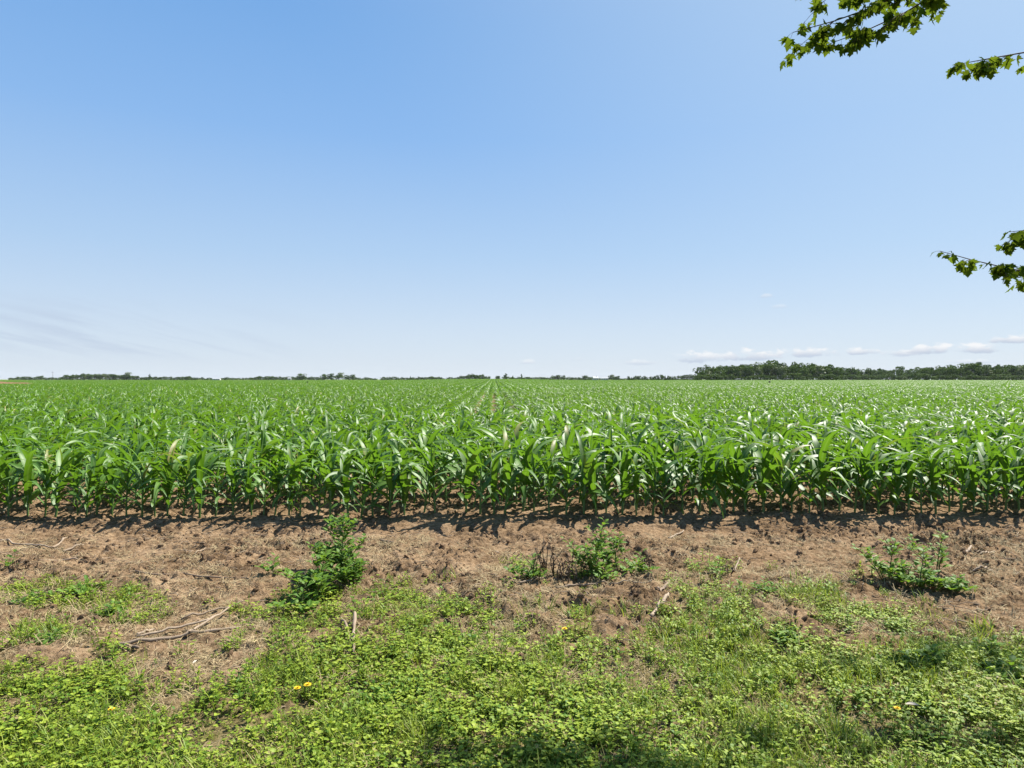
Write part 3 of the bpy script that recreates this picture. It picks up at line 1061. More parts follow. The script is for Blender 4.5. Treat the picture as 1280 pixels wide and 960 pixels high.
def withered(label, px, py, h, n, seed, sp=.1):
    rng = RS(seed)
    x, y = gp(px, py)
    root = empty('withered_weed', (x, y, float(ground_z(x, y)) - .01))
    tag(root, label, 'dead weed', 'withered brown weeds')
    sm, lm = MB(), MB()
    for i in range(n):
        a = rng.uniform(0, 6.28); r = sp * rng.uniform()
        b = np.array([r * math.cos(a), r * math.sin(a), 0]); hh = h * rng.uniform(.5, 1)
        k = rng.normal(0, hh * .12, (2, 2))
        p = [b, b + (k[0, 0], k[0, 1], hh * .5), b + (k[1, 0] * 1.5, k[1, 1] * 1.5, hh)]
        sm.tube(p, [.0045, .0035, .002], 5, rng.uniform())
        for j in range(rng.randint(3, 6)):
            q = rng.uniform(.25, 1)
            c = p[0] + (p[2] - p[0]) * q
            L = rng.uniform(.02, .05)
            blade(lm, c, rng.uniform(0, 6.28), L, L * .45, R(60), R(175), 4, .5, rng.uniform(), 'ovate', 0, rng.uniform(-2, 2))
    sm.build('stem', M['withered'], root)
    lm.build('foliage', M['withered'], root)


withered('withered brown weed stems, tallest, left part of the central patch', 692, 724, .31, 20, 81, .24)
withered('withered brown weed between the green weeds of the central patch', 716, 730, .2, 10, 82, .14)
withered('short withered brown weed at the right end of the central patch', 812, 720, .2, 7, 83, .09)
withered('withered dark weed by the left edge of the bare soil', 28, 716, .17, 7, 84, .1)
withered('dead weed twigs right beside the big left clump', 455, 722, .22, 4, 85, .08)
withered('small dead weed beside the lone weed right of centre', 908, 720, .15, 4, 86, .05)
withered('dead weed stems among the leaves of the right patch', 1130, 728, .16, 5, 87, .09)

# ------------------------------------------------------------------ dry stalks lying about
def dry_stalk(label, a, b, r, seed, dark=False, z0=.012, z1=.014, sub=0):
    rng = RS(seed)
    (x0, y0), (x1, y1) = gp(*a), gp(*b)
    n = 13
    t = np.linspace(0, 1, n)
    x = x0 + (x1 - x0) * t; y = y0 + (y1 - y0) * t
    L = math.hypot(x1 - x0, y1 - y0)
    px, py = -(y1 - y0) / (L + 1e-9), (x1 - x0) / (L + 1e-9)
    w = np.cumsum(rng.normal(0, .005, n)) * L; w -= w[0] + (w[-1] - w[0]) * t
    x += px * w; y += py * w
    g = ground_z(x, y)
    z = np.maximum(g, g.mean()) * .6 + g * .4 + (z0 + (z1 - z0) * t) * .7 + r * .6
    mb = MB()
    rad = r * np.array([.8, 1, .95, 1.1, .95, .9, .9, 1.12, .85, .9, .8, .85, .5]) * rng.uniform(.85, 1.15, n)
    c = np.array([x[0], y[0], z[0]])
    mb.tube(np.stack([x, y, z], 1) - c, rad, 7, rng.uniform())
    for k in range(sub):
        i = rng.randint(3, 10)
        s = np.array([x[i], y[i], z[i]]) - c
        e = s + np.array([rng.uniform(-.05, .05), rng.uniform(-.05, .05), rng.uniform(0, .03)])
        mb.tube([s, (s + e) / 2, e], [r * .5, r * .4, r * .2], 5, .5)
    o = mb.build('dry_stalk', M['straw_dark' if dark else 'straw'])
    o.location = c
    tag(o, label, 'dry stalk', 'dry stalks lying on the ground')


D = dry_stalk
D('thick pale stalk, lowest of the bundle lying on the left soil', (147, 814), (300, 792), .011, 1, sub=1)
D('pale stalk crossing the top of the bundle on the left soil', (225, 782), (305, 762), .007, 2, z1=.03)
D('pale stalk in the middle of the bundle on the left soil', (170, 805), (262, 786), .008, 3, z0=.02, z1=.05)
D('thin pale stalk slanting up out of the left bundle', (230, 803), (286, 772), .008, 4, z0=.02, z1=.06)
D('short thick stub at the left end of the bundle', (146, 812), (172, 818), .012, 5, True)
D('short stalk piece sticking out at the left end of the bundle', (170, 802), (192, 794), .008, 6)
D('long thin grey stalk lying level across the left soil', (168, 722), (310, 731), .007, 7, True)
D('long thin stalk at the left edge of the soil, far end by the corn', (0, 680), (66, 689), .009, 8)
D('stalk slanting beside the long thin one at the left', (64, 689), (86, 676), .009, 9)
D('short pale stalk right of the slanting stalk at the left', (78, 693), (104, 686), .009, 10)
D('dark bent stalk in front of the slanting stalks at the left', (48, 706), (97, 703), .009, 11, True)
D('stalk leaning up among the first corn row at the left edge', (2, 649), (22, 622), .014, 12, z0=.02, z1=.1)
D('left one of two pale stalks pointing up the grass below the big clump', (426, 781), (438, 808), .009, 13, z0=.05, z1=.02)
D('right one of two pale stalks pointing up the grass below the big clump', (443, 778), (441, 822), .011, 14, z0=.06, z1=.02)
D('pale stub lying slanted right of the central weed patch', (814, 774), (836, 749), .015, 15, z1=.03)
D('darker stub above the pale slanted stub right of the central patch', (823, 746), (838, 732), .013, 16, True)
D('long pale stalk lying in front of the central weed patch', (695, 740), (760, 734), .008, 17)
D('thin pale stalk reaching right from the central patch', (762, 735), (815, 733), .005, 18)
D('thin pale stalk behind the long pale one at the central patch', (648, 735), (680, 729), .007, 19)
D('short pale twig pointing at the grass below the central patch', (728, 752), (745, 765), .006, 20)
D('pale stalk in the bare soil right of the tall sparse weed', (836, 676), (855, 667), .010, 21)
D('small pale split stalk standing in the soil at the right', (916, 719), (925, 704), .009, 22, z1=.05)
D('pale curled husk strip on the soil near the right weed patch', (1216, 719), (1242, 718), .010, 23)
D('pale slanting stalk behind the right weed patch', (1208, 693), (1215, 687), .012, 24)
D('thin pale stalk lying by the right edge behind the weeds', (1226, 694), (1245, 690), .007, 25)
D('dark short stalk lying on bare soil right of the left clump', (475, 677), (492, 680), .011, 26, True)
D('thin dark twig lying in the grass right of centre left', (572, 791), (603, 792), .004, 27, True)
D('pale short stalk in the grass below the bare soil, centre left', (520, 806), (537, 798), .007, 28)
D('pale stalk leaning against the left foot of the right weed patch', (1083, 706), (1097, 697), .008, 29)
D('thin pale stalk on the bare soil left of the big clump', (243, 698), (257, 691), .006, 30)


# ------------------------------------------------------------------ yellow flowers, a pale leaf
def flower(label, px, py, s, seed):
    rng = RS(seed)
    x, y = gp(px, py)
    zt = .085
    x, y = x * (EYE - zt) / EYE, y * (EYE - zt) / EYE
    root = empty('yellow_flower', (x, y, float(ground_z(x, y)) - .005))
    tag(root, label, 'flower', 'yellow flowers in the green')
    st = MB(); st.tube([(0, 0, 0), (.003, .002, .03), (0, 0, zt)], .0016, 5, .4); st.build('stem', M['weed_stem'], root)
    mb = MB()
    for ring, (n, L, th) in enumerate(((13, s, 78), (10, s * .75, 55), (6, s * .5, 30))):
        for i in range(n):
            blade(mb, (0, 0, zt), i * 6.28 / n + ring * .3, L, L * .42, R(th), R(th + 12), 3, .1, rng.uniform(), 'round')
    mb.build('petals', M['petal'], root)


flower('yellow flower in the grass, right one of a close pair below the stalks', 384, 849, .021, 1)
flower('yellow flower in the grass, left one of a close pair below the stalks', 371, 853, .018, 2)
flower('yellow flower low in the clover at the left, below the stalk bundle', 138, 880, .017, 3)
flower('tiny yellow flower in the weeds just below the central patch', 706, 788, .017, 4)
flower('yellow flower in the grass at the lower right beside a pale leaf', 1123, 880, .017, 5)


def pale_leaf(label, px, py, L, az, seed):
    x, y = gp(px, py)
    mb = MB()
    blade(mb, (0, 0, 0), az, L, L * .32, R(70), R(100), 6, .35, .5, 'ovate', 0, .6, .05, RS(seed))
    o = mb.build('dry_leaf', M['pale_leaf'])
    o.location = (x, y, float(ground_z(x, y)) + .075)
    tag(o, label, 'dry leaf', 'pale dry leaves on the grass')


pale_leaf('pale dry curled leaf lying on the grass below the lower right flower', 1133, 896, .06, R(-25), 1)
pale_leaf('pale dry leaf in the sparse grass right of the withered patch', 838, 775, .035, R(200), 2)
pale_leaf('pale dry leaf fragment on the clover edge at the left', 240, 848, .035, R(80), 3)

# ------------------------------------------------------------------ maple: trunk outside the frame, branches hanging into it
MAPLE_OUT = np.array([(0, 0), (.16, -.06), (.42, -.10), (.36, .04), (.62, .14), (.52, .22), (.80, .42), (.55, .44), (.42, .40), (.30, .44), (.40, .72), (.26, .70), (.0, 1.02)], float)
_half = MAPLE_OUT
MAPLE_V = np.concatenate([_half, np.stack([-_half[-2:0:-1, 0], _half[-2:0:-1, 1]], 1)])
MAPLE_C = np.array([0.0, .30])


def maple_leaf(mb, base, direc, up, s, tint, rng):
    d = unit(direc); sd = unit(np.cross(d, up)); nn = np.cross(sd, d)
    P = np.concatenate([[MAPLE_C], MAPLE_V])
    curl = rng.uniform(-.7, .25); bend = rng.uniform(-.6, .2)
    z = curl * np.abs(P[:, 0]) ** 1.5 + bend * P[:, 1] ** 2
    v = np.asarray(base) + s * (P[:, :1] * sd + P[:, 1:2] * d + z[:, None] * nn)
    n = len(MAPLE_V)
    mb.add(v, [(0, 1 + i, 1 + (i + 1) % n) for i in range(n)], tint)


def p3(px, py, d):
    return np.array([(px - 640) / FPX * d, d, EYE + (HZ - py) / FPX * d])


def resample(P, n):
    P = np.asarray(P, float)
    L = np.concatenate([[0], np.cumsum(np.linalg.norm(np.diff(P, axis=0), axis=1))])
    t = np.linspace(0, L[-1], n)
    return np.stack([np.interp(t, L, P[:, i]) for i in range(3)], 1)


def smooth_path(P, n):
    Q = resample(P, n)
    for _ in range(2):
        Q[1:-1] = (Q[:-2] + 2 * Q[1:-1] + Q[2:]) / 4
    return Q


def maple_branch(tree, pts, r0, r1, nleaf, start, seed, twigs, leaf_s=.068, tw_len=.28):
    rng = RS(seed)
    Q = smooth_path(pts, 26)
    bb, lb = MB(), MB()
    bb.tube(Q, np.linspace(r0, r1, len(Q)) , 7, .5)
    seglist = [Q[int(start * len(Q)):]]
    for k in range(twigs):
        i = min(len(Q) - 2, int(start * len(Q) + (len(Q) - 1 - start * len(Q)) * (k + rng.uniform()) / twigs))
        d = unit(Q[min(i + 2, len(Q) - 1)] - Q[i - 1])
        s = unit(np.cross(d, (0, 0, 1))) * rng.choice([-1, 1]) * rng.uniform(.3, 1.0)
        dd = unit(d * rng.uniform(.4, 1) + s + np.array([0, 0, rng.uniform(-.45, .25)]))
        L = tw_len * rng.uniform(.5, 1.3)
        T = np.array([Q[i] + dd * L * t + np.array([0, 0, -.25 * L * t * t]) for t in np.linspace(0, 1, 6)])
        bb.tube(T, np.linspace(r1 * 1.2, r1 * .5, 6), 5, .5)
        seglist.append(T)
    lens = np.array([len(s) if i else len(s) * 1.3 for i, s in enumerate(seglist)], float); lens /= lens.sum()
    for k in range(nleaf):
        S = seglist[rng.choice(len(seglist), p=lens)]
        f = (len(S) - 1.001) * (rng.uniform() ** .7 if k % 9 else 1.0); i = int(f)
        b = S[i] + (S[i + 1] - S[i]) * (f - i)
        d = unit(S[i + 1] - S[i])
        a = rng.uniform(0, 6.28)
        rad = unit(np.array([math.cos(a), math.sin(a), rng.uniform(-.6, .5)]))
        pet = unit(d * .5 + rad) * rng.uniform(.02, .055)
        e = b + pet + np.array([0, 0, -.008])
        bb.tube([b, (b + e) / 2 + np.array([0, 0, .004]), e], .0011, 3, .5, False)
        hang = unit(pet * 9 + np.array([-.15, 0, rng.uniform(-1.6, -.2)]))
        up = unit(np.array([rng.normal(0, 1.1), rng.normal(0, .9), 1.0]))
        maple_leaf(lb, e, hang, up, leaf_s * rng.uniform(.55, 1.2), rng.uniform(), rng)
    o = bb.build('branch', M['bark'], tree)
    lb.build('foliage', M['maple'], o)
    # keep world coordinates: the tree stands at its own base
    return o


def build_maple():
    bx, by = 9.4, 4.6
    tree = empty('maple_tree', (bx, by, 0))
    tag(tree, 'maple tree beside the view, leafy branches hanging into the sky at upper right', 'tree')
    off = np.array([bx, by, 0])
    tb = MB()
    tb.tube(np.array([(0, 0, -.2), (.02, 0, .15), (.0, .03, 1.2), (.08, .02, 2.6), (.03, -.04, 4.4), (.1, .05, 6.4), (.1, 0, 8.0)]), [.36, .27, .22, .20, .16, .11, .04], 14)
    tb.build('trunk', M['bark'], tree)
    T = lambda z: np.array([.05, 0, z])
    J = lambda L: [q - off for q in L]
    A = [p3(1275, -130, 5.05), p3(1190, -40, 5.0), p3(1120, 2, 4.97), p3(1055, 28, 4.95), p3(990, 42, 4.9)]
    B = [p3(1215, -45, 5.1), p3(1165, 4, 5.1), p3(1105, 34, 5.1), p3(1036, 56, 5.05)]
    C = [p3(1180, -60, 4.9), p3(1100, -25, 4.85), p3(1040, -2, 4.8), p3(995, -4, 4.8)]
    Dd = [p3(1430, 40, 5.2), p3(1310, 62, 5.1), p3(1245, 72, 5.0), p3(1194, 82, 4.95)]
    E = [p3(1430, 385, 5.3), p3(1310, 343, 5.15), p3(1240, 334, 5.05), p3(1174, 314, 5.0)]
    F = [p3(1430, 300, 5.2), p3(1330, 282, 5.1), p3(1262, 290, 5.0)]
    maple_branch(tree, [T(4.6), np.array([-2.6, .3, 5.6])] + J(A), .05, .0022, 360, .62, 1, 24, 0.067, .26)
    maple_branch(tree, [T(4.9), np.array([-2.8, .4, 5.9])] + J(B), .045, .0022, 320, .68, 2, 22, 0.065, .26)
    maple_branch(tree, [T(5.2), np.array([-3, .1, 6.0])] + J(C), .045, .0022, 370, .70, 3, 20, 0.067, .28)
    maple_branch(tree, [T(3.6), np.array([-2.4, .4, 4.2])] + J(Dd), .04, .0022, 240, .66, 4, 14, 0.063, .16)
    maple_branch(tree, [T(2.3), np.array([-2.4, .5, 2.5])] + J(E), .035, .002, 210, .62, 5, 14, 0.065, .15)
    maple_branch(tree, [T(2.7), np.array([-2.6, .5, 2.9])] + J(F), .03, .002, 150, .76, 6, 9, 0.063, .15)
    rng = RS(9)
    for k in range(9):
        a = rng.uniform(-1.9, 1.9) ; z = rng.uniform(4.2, 7.2)
        e = np.array([math.cos(a) * rng.uniform(2.0, 3.2), math.sin(a) * rng.uniform(2.0, 3.2), z + rng.uniform(.3, 1.4)])
        maple_branch(tree, [T(z - .6), e * np.array([.5, .5, 1]) - (0, 0, .3), e], .05, .004, 150, .35, 20 + k, 12, .08, .7)


build_maple()

# ------------------------------------------------------------------ far trees
def crown_mesh(rng, kind, mat):
    """crown of a tree 1 unit high, made of many leaf clumps around uneven lobes"""
    mb = MB()
    lobes = []
    if kind == 'round':
        for i in range(rng.randint(11, 16)):
            a = rng.uniform(0, 6.28); q = rng.uniform(0, 1)
            z = .15 + .68 * q
            r = .30 * math.sqrt(max(.05, 1 - ((z - .5) / .5) ** 2)) * rng.uniform(.3, 1)
            lobes.append((r * math.cos(a), r * math.sin(a), z, rng.uniform(.10, .19)))
        lobes.append((0, 0, .55, .24))
    elif kind == 'bush':
        for i in range(12):
            a = rng.uniform(0, 6.28); r = .42 * math.sqrt(rng.uniform())
            lobes.append((r * math.cos(a), r * math.sin(a), rng.uniform(.08, .68), rng.uniform(.16, .27)))
    elif kind == 'tall':
        for i in range(14):
            q = i / 13; a = rng.uniform(0, 6.28); r = .12 * rng.uniform(.2, 1)
            lobes.append((r * math.cos(a), r * math.sin(a), .2 + .7 * q, .13 * (1.05 - .6 * q)))
    elif kind == 'cone':
        for i in range(14):
            q = i / 13; a = rng.uniform(0, 6.28); r = .16 * (1 - q) * rng.uniform(.2, 1)
            lobes.append((r * math.cos(a), r * math.sin(a), .12 + .82 * q, .20 * (1.06 - q)))
    n = 620
    vol = np.array([l[3] ** 2 for l in lobes]); vol /= vol.sum()
    for i in range(n):
        l = lobes[rng.choice(len(lobes), p=vol)]
        d = unit(rng.normal(0, 1, 3)); d[2] = d[2] if rng.uniform() < .7 else abs(d[2])
        c = np.array(l[:3]) + d * l[3] * rng.uniform(.75, 1.08) * np.array([1, 1, .85])
        nn = unit(d + rng.normal(0, .45, 3))
        a = unit(np.cross(nn, rng.normal(0, 1, 3))); b = np.cross(nn, a)
        s = rng.uniform(.022, .05)
        k = rng.uniform(.6, 1.2, 5)
        ang = np.arange(5) * 1.2566 + rng.uniform(0, 1)
        v = [c + s * k[j] * (a * math.cos(ang[j]) + b * math.sin(ang[j])) for j in range(5)]
        mb.add(v, [(0, 1, 2, 3, 4)], rng.uniform())
    return mb.mesh('crown', M[mat], False)


def trunk_mesh(rng):
    mb = MB()
    mb.tube([(0, 0, -.03), (.004, 0, .12), (0, .004, .3), (.006, 0, .55), (0, 0, .7)], [.028, .02, .017, .010, .004], 7)
    for i in range(4):
        a = rng.uniform(0, 6.28); z = rng.uniform(.22, .45)
        d = np.array([math.cos(a), math.sin(a), .9]) * rng.uniform(.14, .22)
        mb.tube([(0, 0, z), np.array([0, 0, z]) + d * .5 + (0, 0, .01), np.array([0, 0, z]) + d], [.009, .006, .003], 5)
    return mb.mesh('trunk', M['bark'])


TM = {}
for kind, nv, mat in (('round', 6, 'crown'), ('bush', 4, 'crown'), ('tall', 2, 'crown'), ('cone', 3, 'crown'), ('pale', 3, 'crown_light')):
    TM[kind] = [crown_mesh(RS(hash_ * 13 + 500 + len(kind) * 7), 'round' if kind == 'pale' else kind, mat) for hash_ in range(nv)]
TRUNKS = [trunk_mesh(RS(880 + i)) for i in range(3)]
tree_proto = {}
NAME = {'round': 'broadleaf_tree', 'bush': 'hedge_shrub', 'tall': 'poplar_tree', 'cone': 'conifer_tree', 'pale': 'broadleaf_tree'}
CAT = {'round': 'tree', 'bush': 'shrub', 'tall': 'tree', 'cone': 'tree', 'pale': 'tree'}
rt = RS(77)


def far_tree(kind, px, top, dist, label, group=None, wid=1.0, h=None):
    """a tree whose top shows at row `top` of the photograph"""
    x = (px - 640) / FPX * dist
    z = float(macro(x, dist))
    if h is None: h = (EYE + (HZ - top) / FPX * dist - z) * 1.13
    var = rt.randint(len(TM[kind]))
    key = (kind, var)
    if key not in tree_proto:
        root = empty(NAME[kind])
        t_ = bpy.data.objects.new('trunk', TRUNKS[rt.randint(3)]); COL.objects.link(t_); t_.parent = root
        c_ = bpy.data.objects.new('crown', TM[kind][var]); COL.objects.link(c_); c_.parent = root
        tree_proto[key] = (root, t_, c_)
    else:
        r0, t0, c0 = tree_proto[key]
        root = r0.copy(); COL.objects.link(root)
        for q in (t0, c0):
            c = q.copy(); COL.objects.link(c); c.parent = root
        if 'group' in root: del root['group']
    root.location = (x, dist, z)
    root.rotation_euler = (0, 0, rt.uniform(0, 6.28))
    w = h * wid
    root.scale = (w, w, h)
    tag(root, label, CAT[kind], group)
    return root


# the wood on the right
WX = [868, 876, 886, 900, 925, 960, 1000, 1030, 1050, 1075, 1110, 1138, 1155, 1180, 1220, 1280, 1340]
WY = [464, 461, 458, 456.5, 455.5, 453.5, 453.5, 456, 459, 461, 461, 461.5, 459, 457, 455.5, 456.5, 456]
for row, (d0, dx, off) in enumerate(((640, 8.2, 0), (655, 9.0, 4), (672, 10, 2))):
    px = 872 + off
    while px < 1325:
        d = d0 + rt.uniform(-5, 5)
        far = 1050 < px < 1142
        if far: d += 160
        top = np.interp(px, WX, WY) + ((4.2 + rt.normal(0, 1.8)) if row == 0 else (1.2 if row == 1 else -.3)) + rt.normal(0, 1.0)
        kind = 'pale' if (row == 0 and rt.uniform() < .22 and not far) else 'round'
        sec = 'left block of the wood' if px < 1050 else ('low middle of the wood' if px < 1142 else 'right block of the wood')
        lab = ('paler green tree in the front rank, %s' if kind == 'pale' else ['dark tree in the front rank, %s', 'dark tree in the second rank, %s', 'dark tree at the back, %s'][row]) % sec
        far_tree(kind, px, top, d, lab, lab.replace(' tree ', ' trees '), rt.uniform(.85, 1.25))
        px += dx / d * FPX * rt.uniform(.8, 1.25)
# shrubs along the wood's foot
px = 872
while px < 1320:
    far = 1050 < px < 1142
    d = 628 + (160 if far else 0) + rt.uniform(-3, 3)
    far_tree('bush', px, 468.5 + rt.normal(0, 1.3), d, 'low shrub filling the foot of the wood on the right', 'shrubs along the foot of the wood', rt.uniform(1.3, 2.1))
    px += rt.uniform(4.5, 7.5)
far_tree('round', 1224, 453.2, 662, 'lone crown rising above the rest of the right block of the wood', None, .6)
far_tree('pale', 1131, 470.5, 618, 'yellow green shrub at the foot of the wood in the dip', None, 1.1)

UNDER = []
# single trees and clumps that can be told apart along the horizon
for (kind, px, top, d, w, lab) in (
    ('tall', 187, 468.0, 1150, .8, 'dark slim upright tree alone in the far left tree line'),
    ('pale', 158, 465.4, 1150, .95, 'tall pale airy tree rising over the left wood'),
    ('round', 377, 466.8, 1150, 1.15, 'round tree standing out of the hedge, left of the dark clump'),
    ('round', 406, 467.6, 1080, 1.1, 'left tree of the dark clump of three left of centre'),
    ('round', 414, 467.2, 1085, 1.0, 'middle tree of the dark clump of three left of centre'),
    ('pale', 424, 465.8, 1075, 1.0, 'tallest and palest tree of the dark clump of three left of centre'),
    ('round', 434, 469.0, 1070, 1.0, 'left tree of the dark pair right of the clump of three'),
    ('round', 441, 468.4, 1075, 1.0, 'right tree of the dark pair right of the clump of three'),
    ('round', 234, 469.8, 1150, 1.3, 'dark rounded tree in the far hedge of the left field'),
    ('bush', 284, 471.0, 1100, 1.2, 'pale green shrub beside the long white shed'),
    ('cone', 513, 469.8, 1180, .8, 'pointed tree in the low hedge left of the central clump'),
    ('round', 611, 470.6, 1130, .9, 'small dark tree right of the central clump'),
    ('round', 622, 470.0, 1130, 1.2, 'broad dark tree between the small tree and the tall one near centre'),
    ('tall', 632, 467.3, 1130, 1.3, 'tall dark tree just left of the picture centre on the horizon'),
    ('cone', 641, 469.0, 1130, .9, 'left one of two slim trees near the picture centre'),
    ('tall', 652, 468.0, 1130, .8, 'right one of two slim trees near the picture centre'),
    ('round', 692, 469.6, 1000, 1.0, 'left tree of the dark clump right of centre'),
    ('round', 698, 469.0, 1000, 1.0, 'middle tree of the dark clump right of centre'),
    ('round', 704, 469.2, 1005, 1.0, 'right tree of the dark clump right of centre'),
    ('round', 731, 469.4, 1080, 1.2, 'dark rounded tree left of the white houses'),
    ('bush', 738, 471.0, 1080, 1.2, 'dark shrub against the left white house'),
    ('pale', 765, 468.8, 1080, 1.3, 'flat topped pale tree right of the white houses'),
    ('round', 771, 469.6, 1070, 1.0, 'dark tree beside the flat topped pale one')):
    far_tree(kind, px, top, d, lab, None, w * (1.6 if kind in ('round', 'pale') else 1.2))
    if kind != 'bush':
        h = (EYE + (HZ - top) / FPX * d) * .72
        UNDER.append((((px - 640) / FPX * d, d - 3.0, float(macro((px - 640) / FPX * d, d))), (0, 0, rt.uniform(0, 6.28)), (h * 1.9, h * 1.9, h), rt.randint(len(TM['bush']))))


def hedge(x0, x1, tops, dist, kinds, label, group, step=7.0, wid=(1.3, 2.2)):
    px = x0
    while px < x1:
        top = np.interp(px, [p for p, _ in tops], [t for _, t in tops]) + rt.normal(0, .45)
        far_tree(kinds[rt.randint(len(kinds))], px, top, dist + rt.uniform(-12, 12), label, group, rt.uniform(*wid))
        px += .62 * step * rt.uniform(.7, 1.3)
    if x1 - x0 < 12: return
    px = x0 + 1
    while px < x1:                                   # the undergrowth that closes the hedge below
        d = dist + 14 + rt.uniform(-5, 5); x = (px - 640) / FPX * d; h = rt.uniform(2.6, 3.6); w = h * rt.uniform(2.0, 2.8)
        UNDER.append(((x, d, float(macro(x, d))), (0, 0, rt.uniform(0, 6.28)), (w, w, h), rt.randint(len(TM['bush']))))
        px += 3.6 * rt.uniform(.8, 1.2)


hedge(12, 80, [(12, 472.4), (20, 471), (31, 470.3), (40, 472), (46, 470), (60, 471.5), (68, 472.5), (76, 471)], 1300, ['round', 'bush'], 'dark far tree behind the orange mound at the far left', 'trees behind the orange mound', 5.5)
hedge(78, 178, [(78, 470), (85, 469.2), (100, 468.6), (108, 467.4), (138, 467.6), (150, 469.2), (170, 470), (178, 471)], 1150, ['round', 'round', 'pale'], 'rounded tree of the low wood on the left', 'trees of the low wood on the left', 4.6, (1.0, 1.4))
hedge(178, 322, [(178, 471.4), (215, 470.9), (240, 470.8), (260, 472.3), (300, 472.4), (322, 471.5)], 1250, ['bush', 'round'], 'low tree in the hedge line behind the white shed', 'hedge trees behind the white shed', 5.5)
hedge(320, 402, [(320, 471), (335, 470.4), (345, 470.9), (370, 471), (402, 471.3)], 1220, ['bush', 'round'], 'low tree in the hedge left of the dark clump of three', 'hedge trees left of the clump of three', 5)
hedge(444, 472, [(444, 472), (460, 471.7), (472, 473)], 1300, ['bush'], 'low shrub in the gap hedge right of the dark pair', 'hedge shrubs right of the dark pair', 5)
hedge(477, 556, [(477, 471.4), (488, 470.9), (497, 472), (520, 471.8), (536, 470.6), (550, 471), (556, 472)], 1250, ['bush', 'round'], 'low tree in the hedge left of the central clump', 'hedge trees left of the central clump', 4.6)
hedge(560, 570, [(560, 471), (570, 472)], 1300, ['bush'], 'small shrub at the left foot of the central clump', 'shrubs left of the central clump', 5)
hedge(573, 608, [(573, 471), (580, 470), (586, 468.4), (594, 468), (603, 469), (608, 470.5)], 1120, ['round'], 'dark tree of the central clump on the rise', 'trees of the central clump', 4.2, (1.0, 1.35))
hedge(638, 692, [(638, 472), (660, 471.4), (692, 471.8)], 1350, ['bush'], 'far low tree line right of the picture centre', 'low trees right of the picture centre', 5)
hedge(708, 790, [(708, 471.6), (725, 471.6), (745, 473.3), (790, 472.2)], 1300, ['bush'], 'far low shrub behind the white houses', 'shrubs behind the white houses', 5)
hedge(786, 874, [(786, 470.6), (800, 470.2), (815, 470), (825, 468.4), (832, 469), (845, 470), (860, 468.2), (874, 466.5)], 900, ['round', 'cone', 'round'], 'dark tree in the row leading up to the wood', 'row of trees leading up to the wood', 5.2, (.9, 1.25))

o = scatter('hedge_undergrowth', *[np.array([u[i] for u in UNDER]) for i in range(4)], sources('undergrowth_source', TM['bush']))
tag(o, 'low undergrowth closing the foot of the far hedges along the horizon', 'undergrowth')

# ------------------------------------------------------------------ buildings, pole and small dark shrubs
def box(mb, x0, x1, y0, y1, z0, z1):
    v = [(x0, y0, z0), (x1, y0, z0), (x1, y1, z0), (x0, y1, z0), (x0, y0, z1), (x1, y0, z1), (x1, y1, z1), (x0, y1, z1)]
    mb.add(v, [(0, 1, 5, 4), (1, 2, 6, 5), (2, 3, 7, 6), (3, 0, 4, 7), (4, 5, 6, 7), (3, 2, 1, 0)])


def house(name, label, cat, px, dist, w, d, eave, ridge, roof, nwin, rz=0.0, group=None):
    x = (px - 640) / FPX * dist
    root = empty(name, (x, dist, float(macro(x, dist))), rz)
    tag(root, label, cat, group)
    mb = MB()
    v = [(-w / 2, -d / 2, -.2), (w / 2, -d / 2, -.2), (w / 2, d / 2, -.2), (-w / 2, d / 2, -.2), (-w / 2, -d / 2, eave), (w / 2, -d / 2, eave), (w / 2, d / 2, eave), (-w / 2, d / 2, eave), (-w / 2, 0, ridge), (w / 2, 0, ridge)]
    mb.add(v, [(0, 1, 5, 4), (1, 2, 6, 9, 5), (2, 3, 7, 6), (3, 0, 4, 8, 7), (3, 2, 1, 0)])
    mb.build('wall', M['paint'], root, False)
    rb = MB()
    k = .35; t = .18
    for s in (-1, 1):
        sl = (ridge - eave) / (d / 2)
        e = (s * (d / 2 + k), eave - sl * k)
        v = [(-w / 2 - k, e[0], e[1] + .02), (w / 2 + k, e[0], e[1] + .02), (w / 2 + k, 0, ridge + .02), (-w / 2 - k, 0, ridge + .02)]
        v += [(a, b, c + t) for a, b, c in v]
        rb.add(v, [(0, 1, 2, 3), (4, 5, 6, 7), (0, 1, 5, 4), (1, 2, 6, 5), (3, 0, 4, 7)])
    ro = rb.build('roof', M[roof], root, False)
    if nwin > 1 and ridge > 5:
        cb = MB(); box(cb, w * .2, w * .2 + .7, -.35, .35, ridge - .5, ridge + .9); cb.build('chimney', M['roof'], ro, False)
    for i in range(nwin):
        xx = -w / 2 + w * (i + .6) / (nwin + .6)
        wb = MB(); box(wb, xx - .55, xx + .55, -d / 2 - .06, -d / 2 - .005, 1.0, 2.3); wb.build('window', M['glass'], root, False)
    db = MB(); box(db, w / 2 - 1.9, w / 2 - .8, -d / 2 - .08, -d / 2 - .005, -.1, 2.1); db.build('door', M['pole'], root, False)


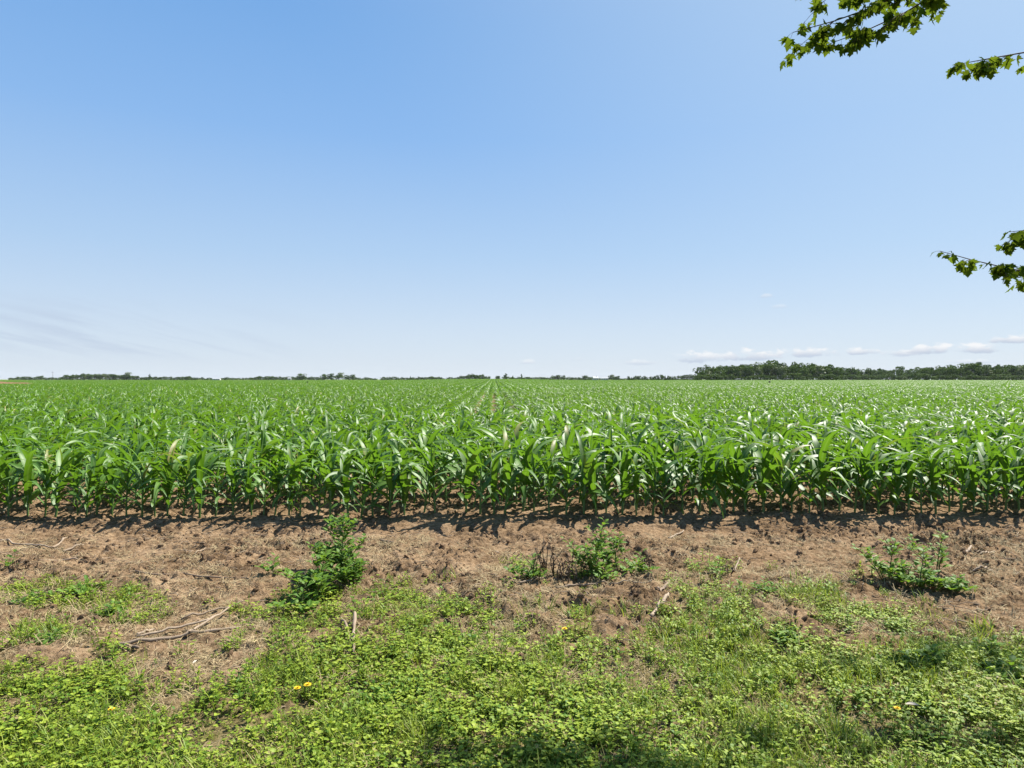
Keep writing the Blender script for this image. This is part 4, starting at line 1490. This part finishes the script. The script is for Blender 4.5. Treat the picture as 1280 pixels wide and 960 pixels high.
house('long_shed', 'long low white shed in front of the hedge on the left', 'shed', 271, 1080, 11, 7, 2.1, 3.4, 'pale_roof', 2, .1)
house('farm_house', 'small pale farmhouse in the hedge gap left of the dark clump', 'house', 362, 1090, 4.5, 5, 2.7, 4.6, 'pale_roof', 1, .2)
house('farm_house', 'pale house half hidden between shrubs right of the central clump', 'house', 603, 1190, 9, 7, 3, 5.2, 'pale_roof', 2, .1)
house('farm_house', 'white house right of the dark rounded tree, left of two', 'house', 744, 1120, 9, 8, 3.4, 6.0, 'pale_roof', 3, .2)
house('farm_house', 'white house beside the flat topped tree, right of two', 'house', 756, 1140, 11, 8, 3.0, 5.0, 'pale_roof', 3, -.1)


def pole():
    d = 900
    x = (66 - 640) / FPX * d
    h = EYE + (HZ - 464.5) / FPX * d
    root = empty('utility_pole', (x, d, 0))
    tag(root, 'thin wooden utility pole above the trees at the far left', 'utility pole')
    a = MB(); a.tube([(0, 0, -.2), (0, 0, h * .5), (0, 0, h)], [.22, .18, .13], 8); a.build('pole', M['pole'], root)
    b = MB(); box(b, -1.2, 1.2, -.32, -.16, h - 1.0, h - .78); b.build('crossarm', M['pole'], root, False)
    for q in (-1.05, -.5, .5, 1.05):
        c = MB(); c.tube([(q, -.24, h - .775), (q, -.24, h - .66), (q, -.24, h - .55)], [.05, .08, .05], 6); c.build('insulator', M['glass'], root)


pole()


def dark_shrub(label, px, py, d, s):
    x = (px - 640) / FPX * d
    root = empty('dark_shrub', (x, d, float(macro(x, d))))
    tag(root, label, 'shrub')
    zc = EYE - (py - HZ) / FPX * d
    a = MB(); a.tube([(0, 0, -.05), (.02, 0, zc * .5), (0, 0, zc)], [.03, .025, .012], 6); a.build('stem', M['bark'], root)
    rng = RS(int(px)); m = MB()
    for i in range(150):
        dd = unit(rng.normal(0, 1, 3))
        blade(m, np.array([0, 0, zc]) + dd * s * rng.uniform(.1, .75) * (1, 1, .85), rng.uniform(0, 6.28), s * .5, s * .24, R(40), R(120), 3, .2, rng.uniform(), 'ovate')
    m.build('foliage', M['dark'], root)


dark_shrub('small near black shrub poking out of the crop below the wood', 962, 477.6, 120, .30)
dark_shrub('small dark shrub poking out of the crop left of the dark clump', 384, 478.0, 120, .22)


# ------------------------------------------------------------------ the summer haze that pales the far trees
def build_haze():
    mb = MB()
    box(mb, -4700, 4700, -60, 4700, -6.0, 42.0)
    m, t, out = new_mat('haze')
    v = t.n('ShaderNodeVolumePrincipled')
    v.inputs['Color'].default_value = (.86, .92, 1, 1)
    v.inputs['Density'].default_value = HAZE
    t.link(v.outputs[0], out.inputs['Volume'])
    o = mb.build('haze', m, None, False)
    tag(o, 'thin pale summer haze over the fields', 'haze', kind='stuff')


HAZE = 0.00003
build_haze()
